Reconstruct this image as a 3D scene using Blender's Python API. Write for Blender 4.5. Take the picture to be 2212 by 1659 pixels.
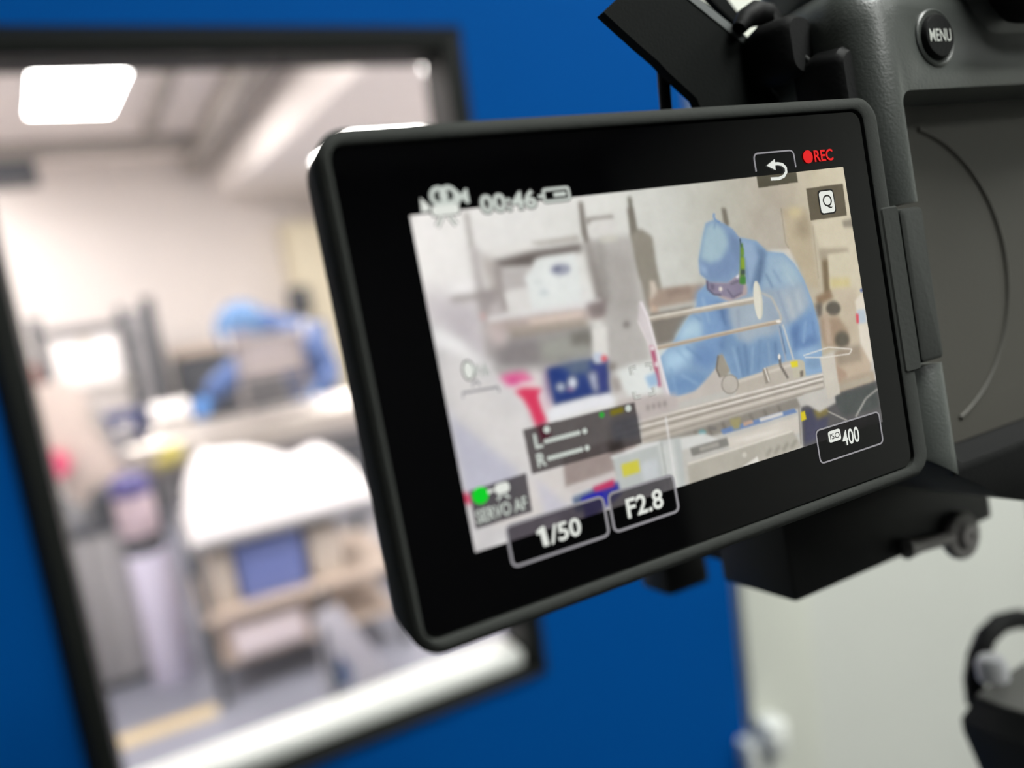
import bpy, bmesh, math, random
import numpy as np
from mathutils import Vector, Matrix
random.seed(7)
for o in list(bpy.data.objects): bpy.data.objects.remove(o, do_unlink=True)
S = bpy.context.scene
COL = S.collection

# ------------------------------------------------------------------ camera, world, exposure
F_PX, CX, CY = 1730.0, 1106.0, 829.5          # focal length and principal point for a 2212 x 1659 frame
EYE = Vector((0.0, 0.0, 1.5))
# rows: world X (along the door), Y (into the laboratory), Z (up), written in lens axes (right, down, forward)
WM = Matrix(((0.88161042, -0.19107503, 0.43157086),
             (-0.45267132, -0.08346003, 0.88776297),
             (-0.13361042, -0.97802084, -0.16007342)))
cam_d = bpy.data.cameras.new('viewpoint'); cam = bpy.data.objects.new('viewpoint', cam_d); COL.objects.link(cam)
cam_d.sensor_width = 36.0; cam_d.sensor_fit = 'HORIZONTAL'; cam_d.lens = F_PX / 2212 * 36
right, down, fwd = WM.col[0].copy(), WM.col[1].copy(), WM.col[2].copy()
m3 = Matrix((right, -down, -fwd)).transposed()
cam.matrix_world = Matrix.Translation(EYE) @ m3.to_4x4()
cam_d.clip_start = 0.005; cam_d.clip_end = 60
cam_d.dof.use_dof = True; cam_d.dof.focus_distance = 0.1130; cam_d.dof.aperture_fstop = 8.8
S.camera = cam
S.view_settings.view_transform = 'Standard'; S.view_settings.look = 'None'
S.view_settings.exposure = 0.0; S.view_settings.gamma = 1.0
S.view_settings.use_curve_mapping = False
W = bpy.data.worlds.new('world'); S.world = W; W.use_nodes = True
W.node_tree.nodes['Background'].inputs[0].default_value = (0.5, 0.52, 0.55, 1)
W.node_tree.nodes['Background'].inputs[1].default_value = 0.02
LAB_LIGHT, HALL_LIGHT = 31.0, 24.0

# ------------------------------------------------------------------ helpers
def ray(px, py): return WM @ Vector(((px - CX) / F_PX, (py - CY) / F_PX, 1.0))
def at(px, py, Y):
    d = ray(px, py); return EYE + d * (Y / d.y)
def on(px, py, z):
    d = ray(px, py); return EYE + d * ((z - EYE.z) / d.z)
def lin(c):
    c = np.asarray(c, float) / 255.0
    return np.where(c <= 0.04045, c / 12.92, ((c + 0.055) / 1.055) ** 2.4)
MATS = {}
def mat(name, srgb, rough=0.5, metal=0.0, noise=0.0, nscale=40.0, bump=0.0, bscale=200.0, spec=0.5, alpha=1.0, coat=0.0, sheen=0.0, bdist=0.001):
    if name in MATS: return MATS[name]
    m = bpy.data.materials.new(name); m.use_nodes = True; nt = m.node_tree
    b = nt.nodes['Principled BSDF']; c = lin(srgb)
    b.inputs['Base Color'].default_value = (*c, 1)
    b.inputs['Roughness'].default_value = rough; b.inputs['Metallic'].default_value = metal
    b.inputs['Specular IOR Level'].default_value = spec
    b.inputs['Alpha'].default_value = alpha
    b.inputs['Coat Weight'].default_value = coat
    b.inputs['Sheen Weight'].default_value = sheen
    tc = nt.nodes.new('ShaderNodeTexCoord')
    if noise > 0:
        n = nt.nodes.new('ShaderNodeTexNoise'); n.inputs['Scale'].default_value = nscale; n.inputs['Detail'].default_value = 4
        r = nt.nodes.new('ShaderNodeValToRGB'); nt.links.new(tc.outputs['Object'], n.inputs['Vector'])
        nt.links.new(n.outputs['Fac'], r.inputs['Fac'])
        r.color_ramp.elements[0].position = 0.3; r.color_ramp.elements[1].position = 0.7
        r.color_ramp.elements[0].color = (*(c * (1 - noise)), 1); r.color_ramp.elements[1].color = (*np.minimum(c * (1 + noise), 1), 1)
        nt.links.new(r.outputs['Color'], b.inputs['Base Color'])
    if bump > 0:
        n2 = nt.nodes.new('ShaderNodeTexNoise'); n2.inputs['Scale'].default_value = bscale; n2.inputs['Detail'].default_value = 3
        nt.links.new(tc.outputs['Object'], n2.inputs['Vector'])
        bp = nt.nodes.new('ShaderNodeBump'); bp.inputs['Strength'].default_value = bump; bp.inputs['Distance'].default_value = bdist
        nt.links.new(n2.outputs['Fac'], bp.inputs['Height']); nt.links.new(bp.outputs['Normal'], b.inputs['Normal'])
    MATS[name] = m; return m
def glow(name, srgb, strength=1.0):
    if name in MATS: return MATS[name]
    m = bpy.data.materials.new(name); m.use_nodes = True; b = m.node_tree.nodes['Principled BSDF']
    b.inputs['Base Color'].default_value = (0.002, 0.002, 0.002, 1); b.inputs['Roughness'].default_value = 0.08
    b.inputs['Emission Color'].default_value = (*lin(srgb), 1); b.inputs['Emission Strength'].default_value = strength
    MATS[name] = m; return m
def clear(name, srgb, mixfac, rough=0.05):
    """thin clear sheet: lets light straight through, with a Fresnel gloss and a faint body colour"""
    m = bpy.data.materials.new(name); m.use_nodes = True; nt = m.node_tree; nt.nodes.remove(nt.nodes['Principled BSDF'])
    out = nt.nodes['Material Output']; tr = nt.nodes.new('ShaderNodeBsdfTransparent'); df = nt.nodes.new('ShaderNodeBsdfDiffuse')
    gl = nt.nodes.new('ShaderNodeBsdfGlossy'); fr = nt.nodes.new('ShaderNodeFresnel'); a = nt.nodes.new('ShaderNodeMixShader'); b = nt.nodes.new('ShaderNodeMixShader')
    df.inputs['Color'].default_value = (*lin(srgb), 1); gl.inputs['Roughness'].default_value = rough; fr.inputs['IOR'].default_value = 1.3
    a.inputs['Fac'].default_value = mixfac
    nt.links.new(tr.outputs[0], a.inputs[1]); nt.links.new(df.outputs[0], a.inputs[2])
    nt.links.new(fr.outputs[0], b.inputs['Fac']); nt.links.new(a.outputs[0], b.inputs[1]); nt.links.new(gl.outputs[0], b.inputs[2])
    nt.links.new(b.outputs[0], out.inputs['Surface']); return m

def tag(o, label=None, cat=None, group=None, kind=None):
    if label: o['label'] = label
    if cat: o['category'] = cat
    if group: o['group'] = group
    if kind: o['kind'] = kind
    return o
def link(name, me, m, parent=None, smooth=None):
    if m is not None: me.materials.append(m)
    o = bpy.data.objects.new(name, me); COL.objects.link(o)
    if parent is not None: o.parent = parent
    if smooth is not None: shade(me, smooth)
    return o
def shade(me, ang=40):
    n = len(me.polygons)
    me.polygons.foreach_set('use_smooth', np.ones(n, bool))
    try: me.set_sharp_from_angle(angle=math.radians(ang))
    except Exception: pass
    me.update()
def fin(name, bm, m, parent=None, smooth=40):
    me = bpy.data.meshes.new(name); bmesh.ops.recalc_face_normals(bm, faces=bm.faces[:]); bm.to_mesh(me); bm.free()
    return link(name, me, m, parent, smooth)
def empty(name, loc=(0, 0, 0), rz=0.0):
    o = bpy.data.objects.new(name, None); COL.objects.link(o); o.location = loc; o.rotation_euler = (0, 0, rz); o.empty_display_size = 0.05; return o
def box(name, lo, hi, m, parent=None, bev=0.0, seg=2, rot=None):
    lo, hi = Vector(lo), Vector(hi); bm = bmesh.new(); bmesh.ops.create_cube(bm, size=1.0)
    s = hi - lo; c = (lo + hi) / 2
    bmesh.ops.scale(bm, vec=s, verts=bm.verts)
    if bev > 0: bmesh.ops.bevel(bm, geom=bm.edges[:], offset=min(bev, min(abs(v) for v in s) * 0.45), segments=seg, profile=0.5, affect='EDGES')
    if rot is not None: bmesh.ops.rotate(bm, cent=(0, 0, 0), matrix=rot, verts=bm.verts)
    bmesh.ops.translate(bm, vec=c, verts=bm.verts)
    return fin(name, bm, m, parent)
def prism(name, pts, axis_vec, m, parent=None, bev=0.0, seg=2):
    """closed outline of 3-D points pushed along axis_vec"""
    bm = bmesh.new(); a = Vector(axis_vec)
    v0 = [bm.verts.new(p) for p in pts]; v1 = [bm.verts.new(Vector(p) + a) for p in pts]
    bm.faces.new(v0); bm.faces.new(v1[::-1]); n = len(pts)
    for i in range(n): bm.faces.new((v0[i], v0[(i + 1) % n], v1[(i + 1) % n], v1[i]))
    bmesh.ops.recalc_face_normals(bm, faces=bm.faces[:])
    if bev > 0: bmesh.ops.bevel(bm, geom=bm.edges[:], offset=bev, segments=seg, profile=0.5, affect='EDGES')
    return fin(name, bm, m, parent)
def tube(name, pts, r, m, parent=None, n=12, closed=False, flat=None):
    """round tube through points; r may be a list"""
    P = [Vector(p) for p in pts]; k = len(P); rr = r if isinstance(r, (list, tuple)) else [r] * k
    bm = bmesh.new(); rings = []; ref = Vector((0.13, 0.31, 0.94)); prevx = None
    for i in range(k):
        if closed: t = (P[(i + 1) % k] - P[i - 1])
        else: t = P[min(i + 1, k - 1)] - P[max(i - 1, 0)]
        t.normalize()
        x = (prevx if prevx is not None else ref); x = x - t * x.dot(t)
        if x.length < 1e-4: x = t.orthogonal()
        x.normalize(); y = t.cross(x); prevx = x
        rings.append([bm.verts.new(P[i] + (x * math.cos(2 * math.pi * j / n) + y * math.sin(2 * math.pi * j / n)) * rr[i]) for j in range(n)])
    for i in range(k if closed else k - 1):
        a, b = rings[i], rings[(i + 1) % k]
        for j in range(n): bm.faces.new((a[j], a[(j + 1) % n], b[(j + 1) % n], b[j]))
    if not closed: bm.faces.new(rings[0][::-1]); bm.faces.new(rings[-1])
    return fin(name, bm, m, parent)
def lathe(name, prof, m, parent=None, base=(0, 0, 0), axis=(0, 0, 1), n=28):
    """profile of (radius, height) pairs spun about axis through base"""
    ax = Vector(axis).normalized(); x = ax.orthogonal().normalized(); y = ax.cross(x); B = Vector(base); bm = bmesh.new(); rings = []
    for r, h in prof:
        r = max(r, 1e-6); rings.append([bm.verts.new(B + ax * h + (x * math.cos(2 * math.pi * j / n) + y * math.sin(2 * math.pi * j / n)) * r) for j in range(n)])
    for a, b in zip(rings, rings[1:]):
        for j in range(n): bm.faces.new((a[j], a[(j + 1) % n], b[(j + 1) % n], b[j]))
    bm.faces.new(rings[0][::-1]); bm.faces.new(rings[-1])
    bmesh.ops.remove_doubles(bm, verts=bm.verts[:], dist=1e-6)
    return fin(name, bm, m, parent)
def modified_mesh(o):
    bpy.context.view_layer.update(); dg = bpy.context.evaluated_depsgraph_get()
    return bpy.data.meshes.new_from_object(o.evaluated_get(dg))
def apply_mods(o, smooth=40):
    me = modified_mesh(o); o.modifiers.clear(); o.data = me; shade(me, smooth); return o

# ------------------------------------------------------------------ materials of the setting
m_blue = mat('blue_door_paint', (0, 80, 158), 0.7, noise=0.02, nscale=6, spec=0.04)
m_white = mat('cream_wall_paint', (226, 228, 222), 0.7, noise=0.015, nscale=5)
m_jamb = mat('cream_jamb_paint', (226, 228, 218), 0.5)
m_gasket = mat('black_gasket_rubber', (20, 23, 21), 0.55, bump=0.1, bscale=300, spec=0.25)
m_gasket_l = mat('dark_grey_frame_paint', (62, 64, 60), 0.5)
m_lwhite = mat('laboratory_wall_panel', (232, 226, 222), 0.6, noise=0.012, nscale=2)
m_lceil = mat('laboratory_ceiling_tile', (238, 230, 224), 0.8, noise=0.03, nscale=3)
m_lfloor = mat('laboratory_vinyl_floor', (126, 128, 141), 0.45, noise=0.03, nscale=8)
m_hfloor = mat('hall_vinyl_floor', (58, 58, 60), 0.5, noise=0.05, nscale=10)
m_hdark = mat('hall_dark_wall_paint', (70, 70, 72), 0.8, noise=0.03, nscale=4)
m_hceil = mat('hall_ceiling_tile', (150, 150, 146), 0.8, noise=0.03, nscale=6)
m_bead = mat('white_glazing_bead', (240, 242, 238), 0.4)
m_pane = clear('clear_window_glass', (235, 240, 240), 0.015)

# ------------------------------------------------------------------ setting: door wall with door and vision panel
D = 0.70                                             # distance of the door face from the viewpoint
GX0, GX1, GZ0, GZ1 = -0.083, 0.337, 1.068, 1.710     # outer frame of the vision panel
DX0, DX1 = -0.30, 0.590                              # door leaf edges
def struct(o): o['kind'] = 'structure'; return o
def wall_mesh(name, lo, hi, m, parent=None): return box(name, lo, hi, m, parent)
# wall around the door: left, right and over it
wf = struct(empty('wall_front', (0, D, 0)))
def wbox(n, lo, hi, m): 
    return box(n, (lo[0], lo[1] - D, lo[2]), (hi[0], hi[1] - D, hi[2]), m, wf)
wbox('wall_panel', (-2.2, D, 0), (DX0 - 0.06, D + 0.12, 2.7), m_white)
wbox('wall_panel', (DX1 + 0.115, D, 0), (2.6, D + 0.12, 2.7), m_white)
wbox('wall_panel', (DX0 - 0.06, D, 2.12), (DX1 + 0.115, D + 0.12, 2.7), m_white)
tr = struct(empty('trim_1', (0, D, 0)))
def tbox(n, lo, hi): return box(n, (lo[0], lo[1] - D, lo[2]), (hi[0], hi[1] - D, hi[2]), m_jamb, tr, bev=0.003)
tbox('jamb', (DX1 + 0.008, D - 0.006, 0), (DX1 + 0.115, D + 0.12, 2.12))
tbox('jamb', (DX0 - 0.06, D - 0.006, 0), (DX0 - 0.006, D + 0.12, 2.12))
tbox('head', (DX0 - 0.06, D - 0.006, 2.056), (DX1 + 0.115, D + 0.12, 2.12))
door = struct(empty('door_1', (0, D, 0)))
def dbox(n, lo, hi, m, bev=0.0, par=None): return box(n, (lo[0], lo[1] - D, lo[2]), (hi[0], hi[1] - D, hi[2]), m, door if par is None else par, bev)
# leaf as one slab with a rectangular opening
bm = bmesh.new()
def grid_leaf():
    xs = [DX0, GX0 + 0.01, GX1 - 0.01, DX1]; zs = [0.006, GZ0 + 0.01, GZ1 - 0.01, 2.05]; ys = [0.0, 0.048]
    V = {}
    for i, x in enumerate(xs):
        for k, z in enumerate(zs):
            for j, y in enumerate(ys): V[i, j, k] = bm.verts.new((x, y, z))
    for i in range(3):
        for k in range(3):
            if i == 1 and k == 1: continue
            bm.faces.new((V[i, 0, k], V[i + 1, 0, k], V[i + 1, 0, k + 1], V[i, 0, k + 1]))
            bm.faces.new((V[i, 1, k], V[i, 1, k + 1], V[i + 1, 1, k + 1], V[i + 1, 1, k]))
    for k in range(3):
        for i in (0, 3): bm.faces.new((V[i, 0, k], V[i, 0, k + 1], V[i, 1, k + 1], V[i, 1, k]))
    for i in range(3):
        for k in (0, 3): bm.faces.new((V[i, 0, k], V[i + 1, 0, k], V[i + 1, 1, k], V[i, 1, k]))
    for a in (1, 2): bm.faces.new((V[a, 0, 1], V[a, 0, 2], V[a, 1, 2], V[a, 1, 1]))
    for a in (1, 2): bm.faces.new((V[1, 0, a], V[2, 0, a], V[2, 1, a], V[1, 1, a]))
grid_leaf(); leaf = fin('door_leaf', bm, m_blue, door, 30)
# frame of the vision panel: four mitred bars with a sloped outer face
def frame_bar(a, b, inward, m, wid=0.023, proud=0.010, name='window_frame'):
    """a,b outer corners (x,z); inward = unit (x,z); mitred"""
    A, B, I = Vector(a), Vector(b), Vector(inward); t = (B - A).normalized(); bm = bmesh.new()
    prof = [(0.0, 0.0), (wid * 0.38, -proud), (wid * 0.48, -proud), (wid, -proud * 0.55), (wid, 0.046), (0.0, 0.002)]
    r0 = [bm.verts.new(((A + I * p + t * p).x, q, (A + I * p + t * p).y)) for p, q in prof]
    r1 = [bm.verts.new(((B + I * p - t * p).x, q, (B + I * p - t * p).y)) for p, q in prof]
    for i in range(6): bm.faces.new((r0[i], r0[(i + 1) % 6], r1[(i + 1) % 6], r1[i]))
    bm.faces.new(r0); bm.faces.new(r1[::-1]); return fin(name, bm, m, door, 25)
frame_bar((GX0, GZ1), (GX1, GZ1), (0, -1), m_gasket)
frame_bar((GX0, GZ0), (GX0, GZ1), (1, 0), m_gasket)
frame_bar((GX1, GZ0), (GX1, GZ1), (-1, 0), m_gasket)
frame_bar((GX0, GZ0), (GX1, GZ0), (0, 1), m_gasket, 0.014, 0.008)
dbox('glass_pane', (GX0 + 0.02, D + 0.051, GZ0 + 0.02), (GX1 - 0.02, D + 0.056, GZ1 - 0.02), m_pane)
bd = dbox('glazing_bead', (GX0 + 0.0235, D + 0.002, GZ0 + 0.0145), (GX1 - 0.0235, D + 0.049, GZ0 + 0.031), m_bead, 0.005)
# white hinge on the edge of the leaf
hz = 0.896
hg = dbox('door_hinge', (DX1 - 0.016, D - 0.022, hz - 0.075), (DX1 + 0.014, D + 0.003, hz - 0.006), m_bead, 0.004)
hx = DX1 + 0.017
lathe('hinge_pin', [(0.0, 0), (0.016, 0.0015), (0.018, 0.004), (0.018, 0.036), (0.014, 0.041), (0, 0.042)], m_bead, hg, base=(hx, -0.026, hz - 0.022))
lathe('hinge_barrel', [(0.0, 0), (0.010, 0.001), (0.010, 0.05), (0, 0.051)], m_bead, hg, base=(hx, -0.016, hz - 0.078))

# hall behind the viewpoint
struct(box('floor', (-2.2, -3.4, -0.06), (2.6, D + 0.12, 0.0), m_hfloor))
struct(box('ceiling', (-2.2, -3.4, 2.7), (2.6, D + 0.12, 2.78), m_hceil))
struct(box('wall_back', (-2.2, -3.46, 0), (2.6, -3.4, 2.7), m_hdark))
struct(box('wall_left', (-2.26, -3.4, 0), (-2.2, D + 0.12, 2.7), m_hdark))
struct(box('wall_right', (2.6, -3.4, 0), (2.66, D + 0.12, 2.7), m_white))
# laboratory shell
LY0, LY1, LX0, LX1, LZ = D + 0.12, 7.3, -1.9, 2.3, 2.62
struct(box('floor_laboratory', (LX0, LY0, -0.06), (LX1, LY1, 0.0), m_lfloor))
struct(box('ceiling_laboratory', (LX0, LY0, LZ), (LX1, LY1, LZ + 0.06), m_lceil))
struct(box('wall_laboratory_back', (LX0, LY1, 0), (LX1, LY1 + 0.06, LZ), m_lwhite))
struct(box('wall_laboratory_left', (LX0 - 0.06, LY0, 0), (LX0, LY1, LZ), m_lwhite))
struct(box('wall_laboratory_right', (LX1, LY0, 0), (LX1 + 0.06, LY1, LZ), m_lwhite))
struct(box('trim_soffit', (1.03, LY0 + 0.001, 2.25), (LX1, LY1, LZ), m_lwhite))

# ------------------------------------------------------------------ lamps: ceiling panels, one of them added
m_lampframe = mat('lamp_frame_white', (225, 225, 222), 0.5)
def ceiling_light(x0, y0, x1, y1, z, mname, colour, power, label, group=None):
    r = empty('ceiling_light', ((x0 + x1) / 2, (y0 + y1) / 2, z)); tag(r, label, 'ceiling light', group)
    hx, hy, f = (x1 - x0) / 2, (y1 - y0) / 2, 0.018
    g = glow(mname, colour, power)
    box('diffuser', (-hx, -hy, -0.016), (hx, hy, -0.010), g, r)
    for lo, hi in (((-hx - f, -hy - f, -0.022), (-hx, hy + f, -0.001)), ((hx, -hy - f, -0.022), (hx + f, hy + f, -0.001)),
                   ((-hx, -hy - f, -0.022), (hx, -hy, -0.001)), ((-hx, hy, -0.022), (hx, hy + f, -0.001))):
        box('frame', lo, hi, m_lampframe, r, 0.003)
    return r
LG = 'laboratory ceiling panel lights'
ceiling_light(-0.125, 4.36, 0.285, 5.28, LZ, 'lab_lamp', (255, 250, 246), LAB_LIGHT, 'glowing white panel light in laboratory ceiling above the benches', LG).rotation_euler = (0, 0, 0.085)
for lx, ly, lab in ((-1.25, 5.9, 'added unseen ceiling panel light in the far left corner, brightening the far laboratory wall'), (-1.25, 4.32, 'laboratory ceiling panel light left of the glowing one, outside the framed view'), (-1.25, 1.9, 'laboratory ceiling panel light near the door, leftmost, outside the framed view'), (-0.12, 1.9, 'laboratory ceiling panel light near the door, above the vision panel')):  # far left corner lamp is added, unseen, to brighten the far wall
    ceiling_light(lx, ly, lx + 0.43, ly + 0.9, LZ, 'lab_lamp', (255, 250, 246), LAB_LIGHT, lab, LG)
for lx, ly, lab in ((1.35, 1.9, 'laboratory panel light under the soffit near the door'), (1.35, 4.32, 'laboratory panel light under the soffit above the worker')):
    ceiling_light(lx, ly, lx + 0.43, ly + 0.9, 2.25, 'lab_lamp', (255, 250, 246), LAB_LIGHT, lab, LG)
HG = 'hall ceiling panel lights'
for lx, ly, lab in ((0.25, -0.75, 'square hall ceiling light right above the camera'), (0.5, -2.3, 'square hall ceiling light farther back in the hall'), (1.5, -0.75, 'square hall ceiling light right of the camera')):
    ceiling_light(lx, ly, lx + 0.6, ly + 0.6, 2.7, 'hall_lamp', (250, 252, 247), HALL_LIGHT, lab, HG)

# ------------------------------------------------------------------ the video camera (local axes: u right, v up, w towards the viewer; millimetres)
RL = Matrix(((0.8785132126, -0.1843264903, 0.4407247216), (-0.1968722210, -0.9802720455, -0.0175512241), (0.4352652798, -0.0713474725, -0.8974707095)))
TL = Vector((21.7365933, -6.2618988, 101.8009532))
def loc(px, py, w=0.0):
    """point of the camera's own frame (mm) seen at a picture point, at height w over the display"""
    d = RL.transposed() @ Vector(((px - CX) / F_PX, (py - CY) / F_PX, 1.0)); o = -(RL.transposed() @ TL)
    return o + d * ((w - o.z) / d.z)
def mm(*p):
    p = p[0] if len(p) == 1 else p
    return Vector(p) * 0.001
CAMERA = empty('video_camera')
CAMERA.matrix_world = Matrix.Translation(EYE + (WM @ TL) * 0.001) @ (WM @ RL).to_4x4()
tag(CAMERA, 'black camera with its flip-out display turned outwards, in front of the blue door', 'camera')

m_body = mat('black_camera_plastic', (84, 88, 85), 0.36, bump=0.22, bscale=2200, bdist=0.0003, spec=0.75)
m_recess = mat('warm_black_recess_plastic', (70, 68, 62), 0.6, bump=0.15, bscale=1500, bdist=0.0003)
m_bezel = mat('black_bezel_plastic', (66, 68, 66), 0.7, spec=0.03, bump=0.25, bscale=1200, bdist=0.0003)
m_glass = mat('black_display_glass', (3, 3, 4), 0.05, spec=0.4)
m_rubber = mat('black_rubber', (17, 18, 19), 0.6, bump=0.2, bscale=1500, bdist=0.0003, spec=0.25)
m_strap = mat('black_strap_webbing', (15, 18, 17), 0.8, bump=0.3, bscale=2500, bdist=0.0003, spec=0.12)
m_strap_edge = mat('grey_strap_edge', (118, 122, 122), 0.8)
m_metal = mat('dark_anodised_metal', (22, 24, 24), 0.45, noise=0.1, nscale=60, spec=0.3)
m_knob = mat('grey_knob_plastic', (150, 147, 144), 0.5)
m_print = mat('white_button_print', (225, 228, 222), 0.6)

def rrect(cu, cv, hw, hh, r, n=6):
    pts = []
    for sx, sy, a0 in ((1, 1, 0), (-1, 1, 90), (-1, -1, 180), (1, -1, 270)):
        for i in range(n + 1):
            a = math.radians(a0 + 90 * i / n); pts.append((cu + sx * (hw - r) + r * math.cos(a), cv + sy * (hh - r) + r * math.sin(a)))
    return pts
def loops(name, L, m, parent, cap0=True, cap1=True, smooth=38):
    bm = bmesh.new(); rings = [[bm.verts.new(mm(p[0], p[1], w)) for p in pts] for pts, w in L]
    for a, b in zip(rings, rings[1:]):
        n = len(a)
        for j in range(n): bm.faces.new((a[j], a[(j + 1) % n], b[(j + 1) % n], b[j]))
    if cap0: bm.faces.new(rings[0][::-1])
    if cap1: bm.faces.new(rings[-1])
    return fin(name, bm, m, parent, smooth)

# display unit
GU, GV, GHW, GHH = -1.25, 0.05, 39.75, 26.6
disp = loops('display_unit', [
    (rrect(0.6, 0, 39.6, 26.4, 3.5), -9.2), (rrect(0.4, 0, 41.2, 27.8, 4.2), -8.0), (rrect(0, 0, 42.0, 28.5, 4.4), -6.0),
    (rrect(0, 0, 42.1, 28.6, 3.6), -1.1), (rrect(0, 0, 41.9, 28.45, 3.2), -0.35), (rrect(0, 0, 41.4, 27.9, 3.0), 0.25), (rrect(0, 0, 40.9, 27.5, 2.8), 0.40),
    (rrect(GU, GV, GHW + 0.30, GHH + 0.30, 2.2), 0.40), (rrect(GU, GV, GHW + 0.10, GHH + 0.10, 2.0), 0.25), (rrect(GU, GV, GHW + 0.06, GHH + 0.06, 2.0), -0.9)], m_bezel, CAMERA)
tag(disp, 'flip-out display unit with dark bezel')
glass = loops('display_glass', [(rrect(GU, GV, GHW, GHH, 2.0), -0.85), (rrect(GU, GV, GHW, GHH, 2.0), -0.30), (rrect(GU, GV, GHW - 0.25, GHH - 0.25, 1.8), -0.06)], m_glass, disp, smooth=20)

# ---- the live picture: painted flat, as a screen is
CW, CHh = 760, 428
PW, PH = 66.6, 66.6 * 9 / 16
def canv(p):
    q = loc(p[0], p[1]); return ((q.x / PW + 0.5) * CW, (0.5 - q.y / PH) * CHh)
yy, xx = np.mgrid[0:CHh, 0:CW].astype(np.float32); xx += 0.5; yy += 0.5
img = np.zeros((CHh, CW, 3), np.float32)
def blur(a, s):
    if s < 0.3: return a
    r = max(1, int(s * 2.5)); k = np.exp(-0.5 * (np.arange(-r, r + 1) / s) ** 2); k /= k.sum()
    p = np.pad(a, r, mode='edge'); h, w = a.shape
    t = sum(k[i] * p[:, i:i + w] for i in range(2 * r + 1)); return sum(k[i] * t[i:i + h, :] for i in range(2 * r + 1))
def paint(mask, col, b, alpha, x0, y0, x1, y1):
    global img
    a = (blur(mask, b) * alpha)[..., None]; img[y0:y1, x0:x1] = img[y0:y1, x0:x1] * (1 - a) + np.array(col, np.float32) * a
def region(xs, ys, b):
    r = int(b * 2.5) + 2
    return max(0, int(min(xs)) - r), max(0, int(min(ys)) - r), min(CW, int(max(xs)) + r + 1), min(CHh, int(max(ys)) + r + 1)
def pp(pts, col, b=2.0, alpha=1.0):
    """polygon given as seen in the photograph, laid flat on the display"""
    b *= 0.8; q = [canv(p) for p in pts]; xs = [p[0] for p in q]; ys = [p[1] for p in q]
    x0, y0, x1, y1 = region(xs, ys, b)
    if x1 <= x0 or y1 <= y0: return
    acc = np.zeros((y1 - y0, x1 - x0), np.float32)
    for ox, oy in ((-.25, -.25), (.25, -.25), (-.25, .25), (.25, .25)):
        X, Yy = xx[y0:y1, x0:x1] + ox, yy[y0:y1, x0:x1] + oy; ins = np.zeros(X.shape, bool); n = len(q)
        for i in range(n):
            (ax, ay), (bx, by) = q[i], q[(i + 1) % n]
            if ay == by: continue
            c = ((ay > Yy) != (by > Yy)) & (X < (bx - ax) * (Yy - ay) / (by - ay) + ax); ins ^= c
        acc += ins * 0.25
    paint(acc, col, b, alpha, x0, y0, x1, y1)
def pe(c, rx, ry, col, b=1.5, alpha=1.0, tilt=0.0):
    n = 28; t = math.radians(tilt)
    pp([(c[0] + rx * math.cos(a) * math.cos(t) - ry * math.sin(a) * math.sin(t), c[1] + rx * math.cos(a) * math.sin(t) + ry * math.sin(a) * math.cos(t)) for a in [2 * math.pi * i / n for i in range(n)]], col, b, alpha)
def pl(pts, wid, col, b=1.0, alpha=1.0):
    for (ax, ay), (bx, by) in zip(pts, pts[1:]):
        d = math.hypot(bx - ax, by - ay) or 1; nx, ny = -(by - ay) / d * wid / 2, (bx - ax) / d * wid / 2
        pp([(ax + nx, ay + ny), (bx + nx, by + ny), (bx - nx, by - ny), (ax - nx, ay - ny)], col, b, alpha)
def A_(pts): return [(880 + x / 4.046, 350 + y / 4.046) for x, y in pts]
def B_(pts): return [(1340 + x / 3.95, 450 + y / 3.95) for x, y in pts]
def C_(pts): return [(1040 + x / 5.183, 700 + y / 5.183) for x, y in pts]
def D_(pts): return [(1380 + x / 3.95, 640 + y / 3.95) for x, y in pts]
# base: bright wall on the left, warmer towards the right
st = np.array([0, .18, .35, .52, .66, .8, .92, 1.0]); cs = np.array([(241, 237, 233), (228, 226, 222), (222, 221, 215), (202, 202, 194), (184, 181, 168), (176, 166, 150), (200, 190, 165), (208, 198, 174)], float)
for k in range(3): img[..., k] = np.interp((xx[0] / CW), st, cs[:, k])[None, :]
img += (8 * (0.5 - yy / CHh))[..., None]
# left: shelf with carton
pp(A_([(150, 1150), (640, 1200), (760, 1700), (560, 1800), (240, 1500)]), (196, 189, 192), 16)
pp(A_([(495, 440), (535, 440), (590, 760), (548, 760)]), (178, 173, 168), 4)
pp(A_([(545, 740), (620, 760), (700, 1200), (780, 1700), (690, 1750), (600, 1100)]), (182, 175, 173), 6)
pp(A_([(1590, 690), (1970, 640), (2050, 1200), (2120, 1750), (1760, 1900), (1690, 1200)]), (184, 180, 175), 7)
pp(A_([(1640, 700), (1700, 690), (1790, 1200), (1730, 1250)]), (150, 145, 140), 8)
pp(A_([(1760, 800), (1950, 780), (2020, 1300), (1840, 1400)]), (172, 167, 162), 12)
pp(A_([(1495, 350), (1535, 350), (1560, 520), (1590, 690), (1560, 720), (1525, 640)]), (132, 126, 119), 3)
pp(A_([(1540, 680), (1600, 680), (1740, 1240), (1660, 1240)]), (134, 127, 122), 7)
pp(A_([(1560, 490), (1800, 465), (1800, 495), (1600, 520), (1600, 545), (1565, 545)]), (150, 144, 138), 3)
pp(A_([(1590, 560), (1640, 520), (1790, 505), (1820, 560), (1820, 640), (1600, 650)]), (220, 217, 212), 4)
pp(A_([(1680, 660), (1830, 640), (1830, 690), (1690, 700)]), (205, 202, 190), 4)
pp(A_([(1925, 310), (1958, 305), (1990, 560), (2040, 640), (1965, 660)]), (108, 105, 95), 3)
pp(A_([(1960, 640), (2040, 600), (2130, 660), (2150, 800), (2200, 1100), (2100, 1100), (2030, 1000)]), (132, 128, 117), 4)
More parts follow.
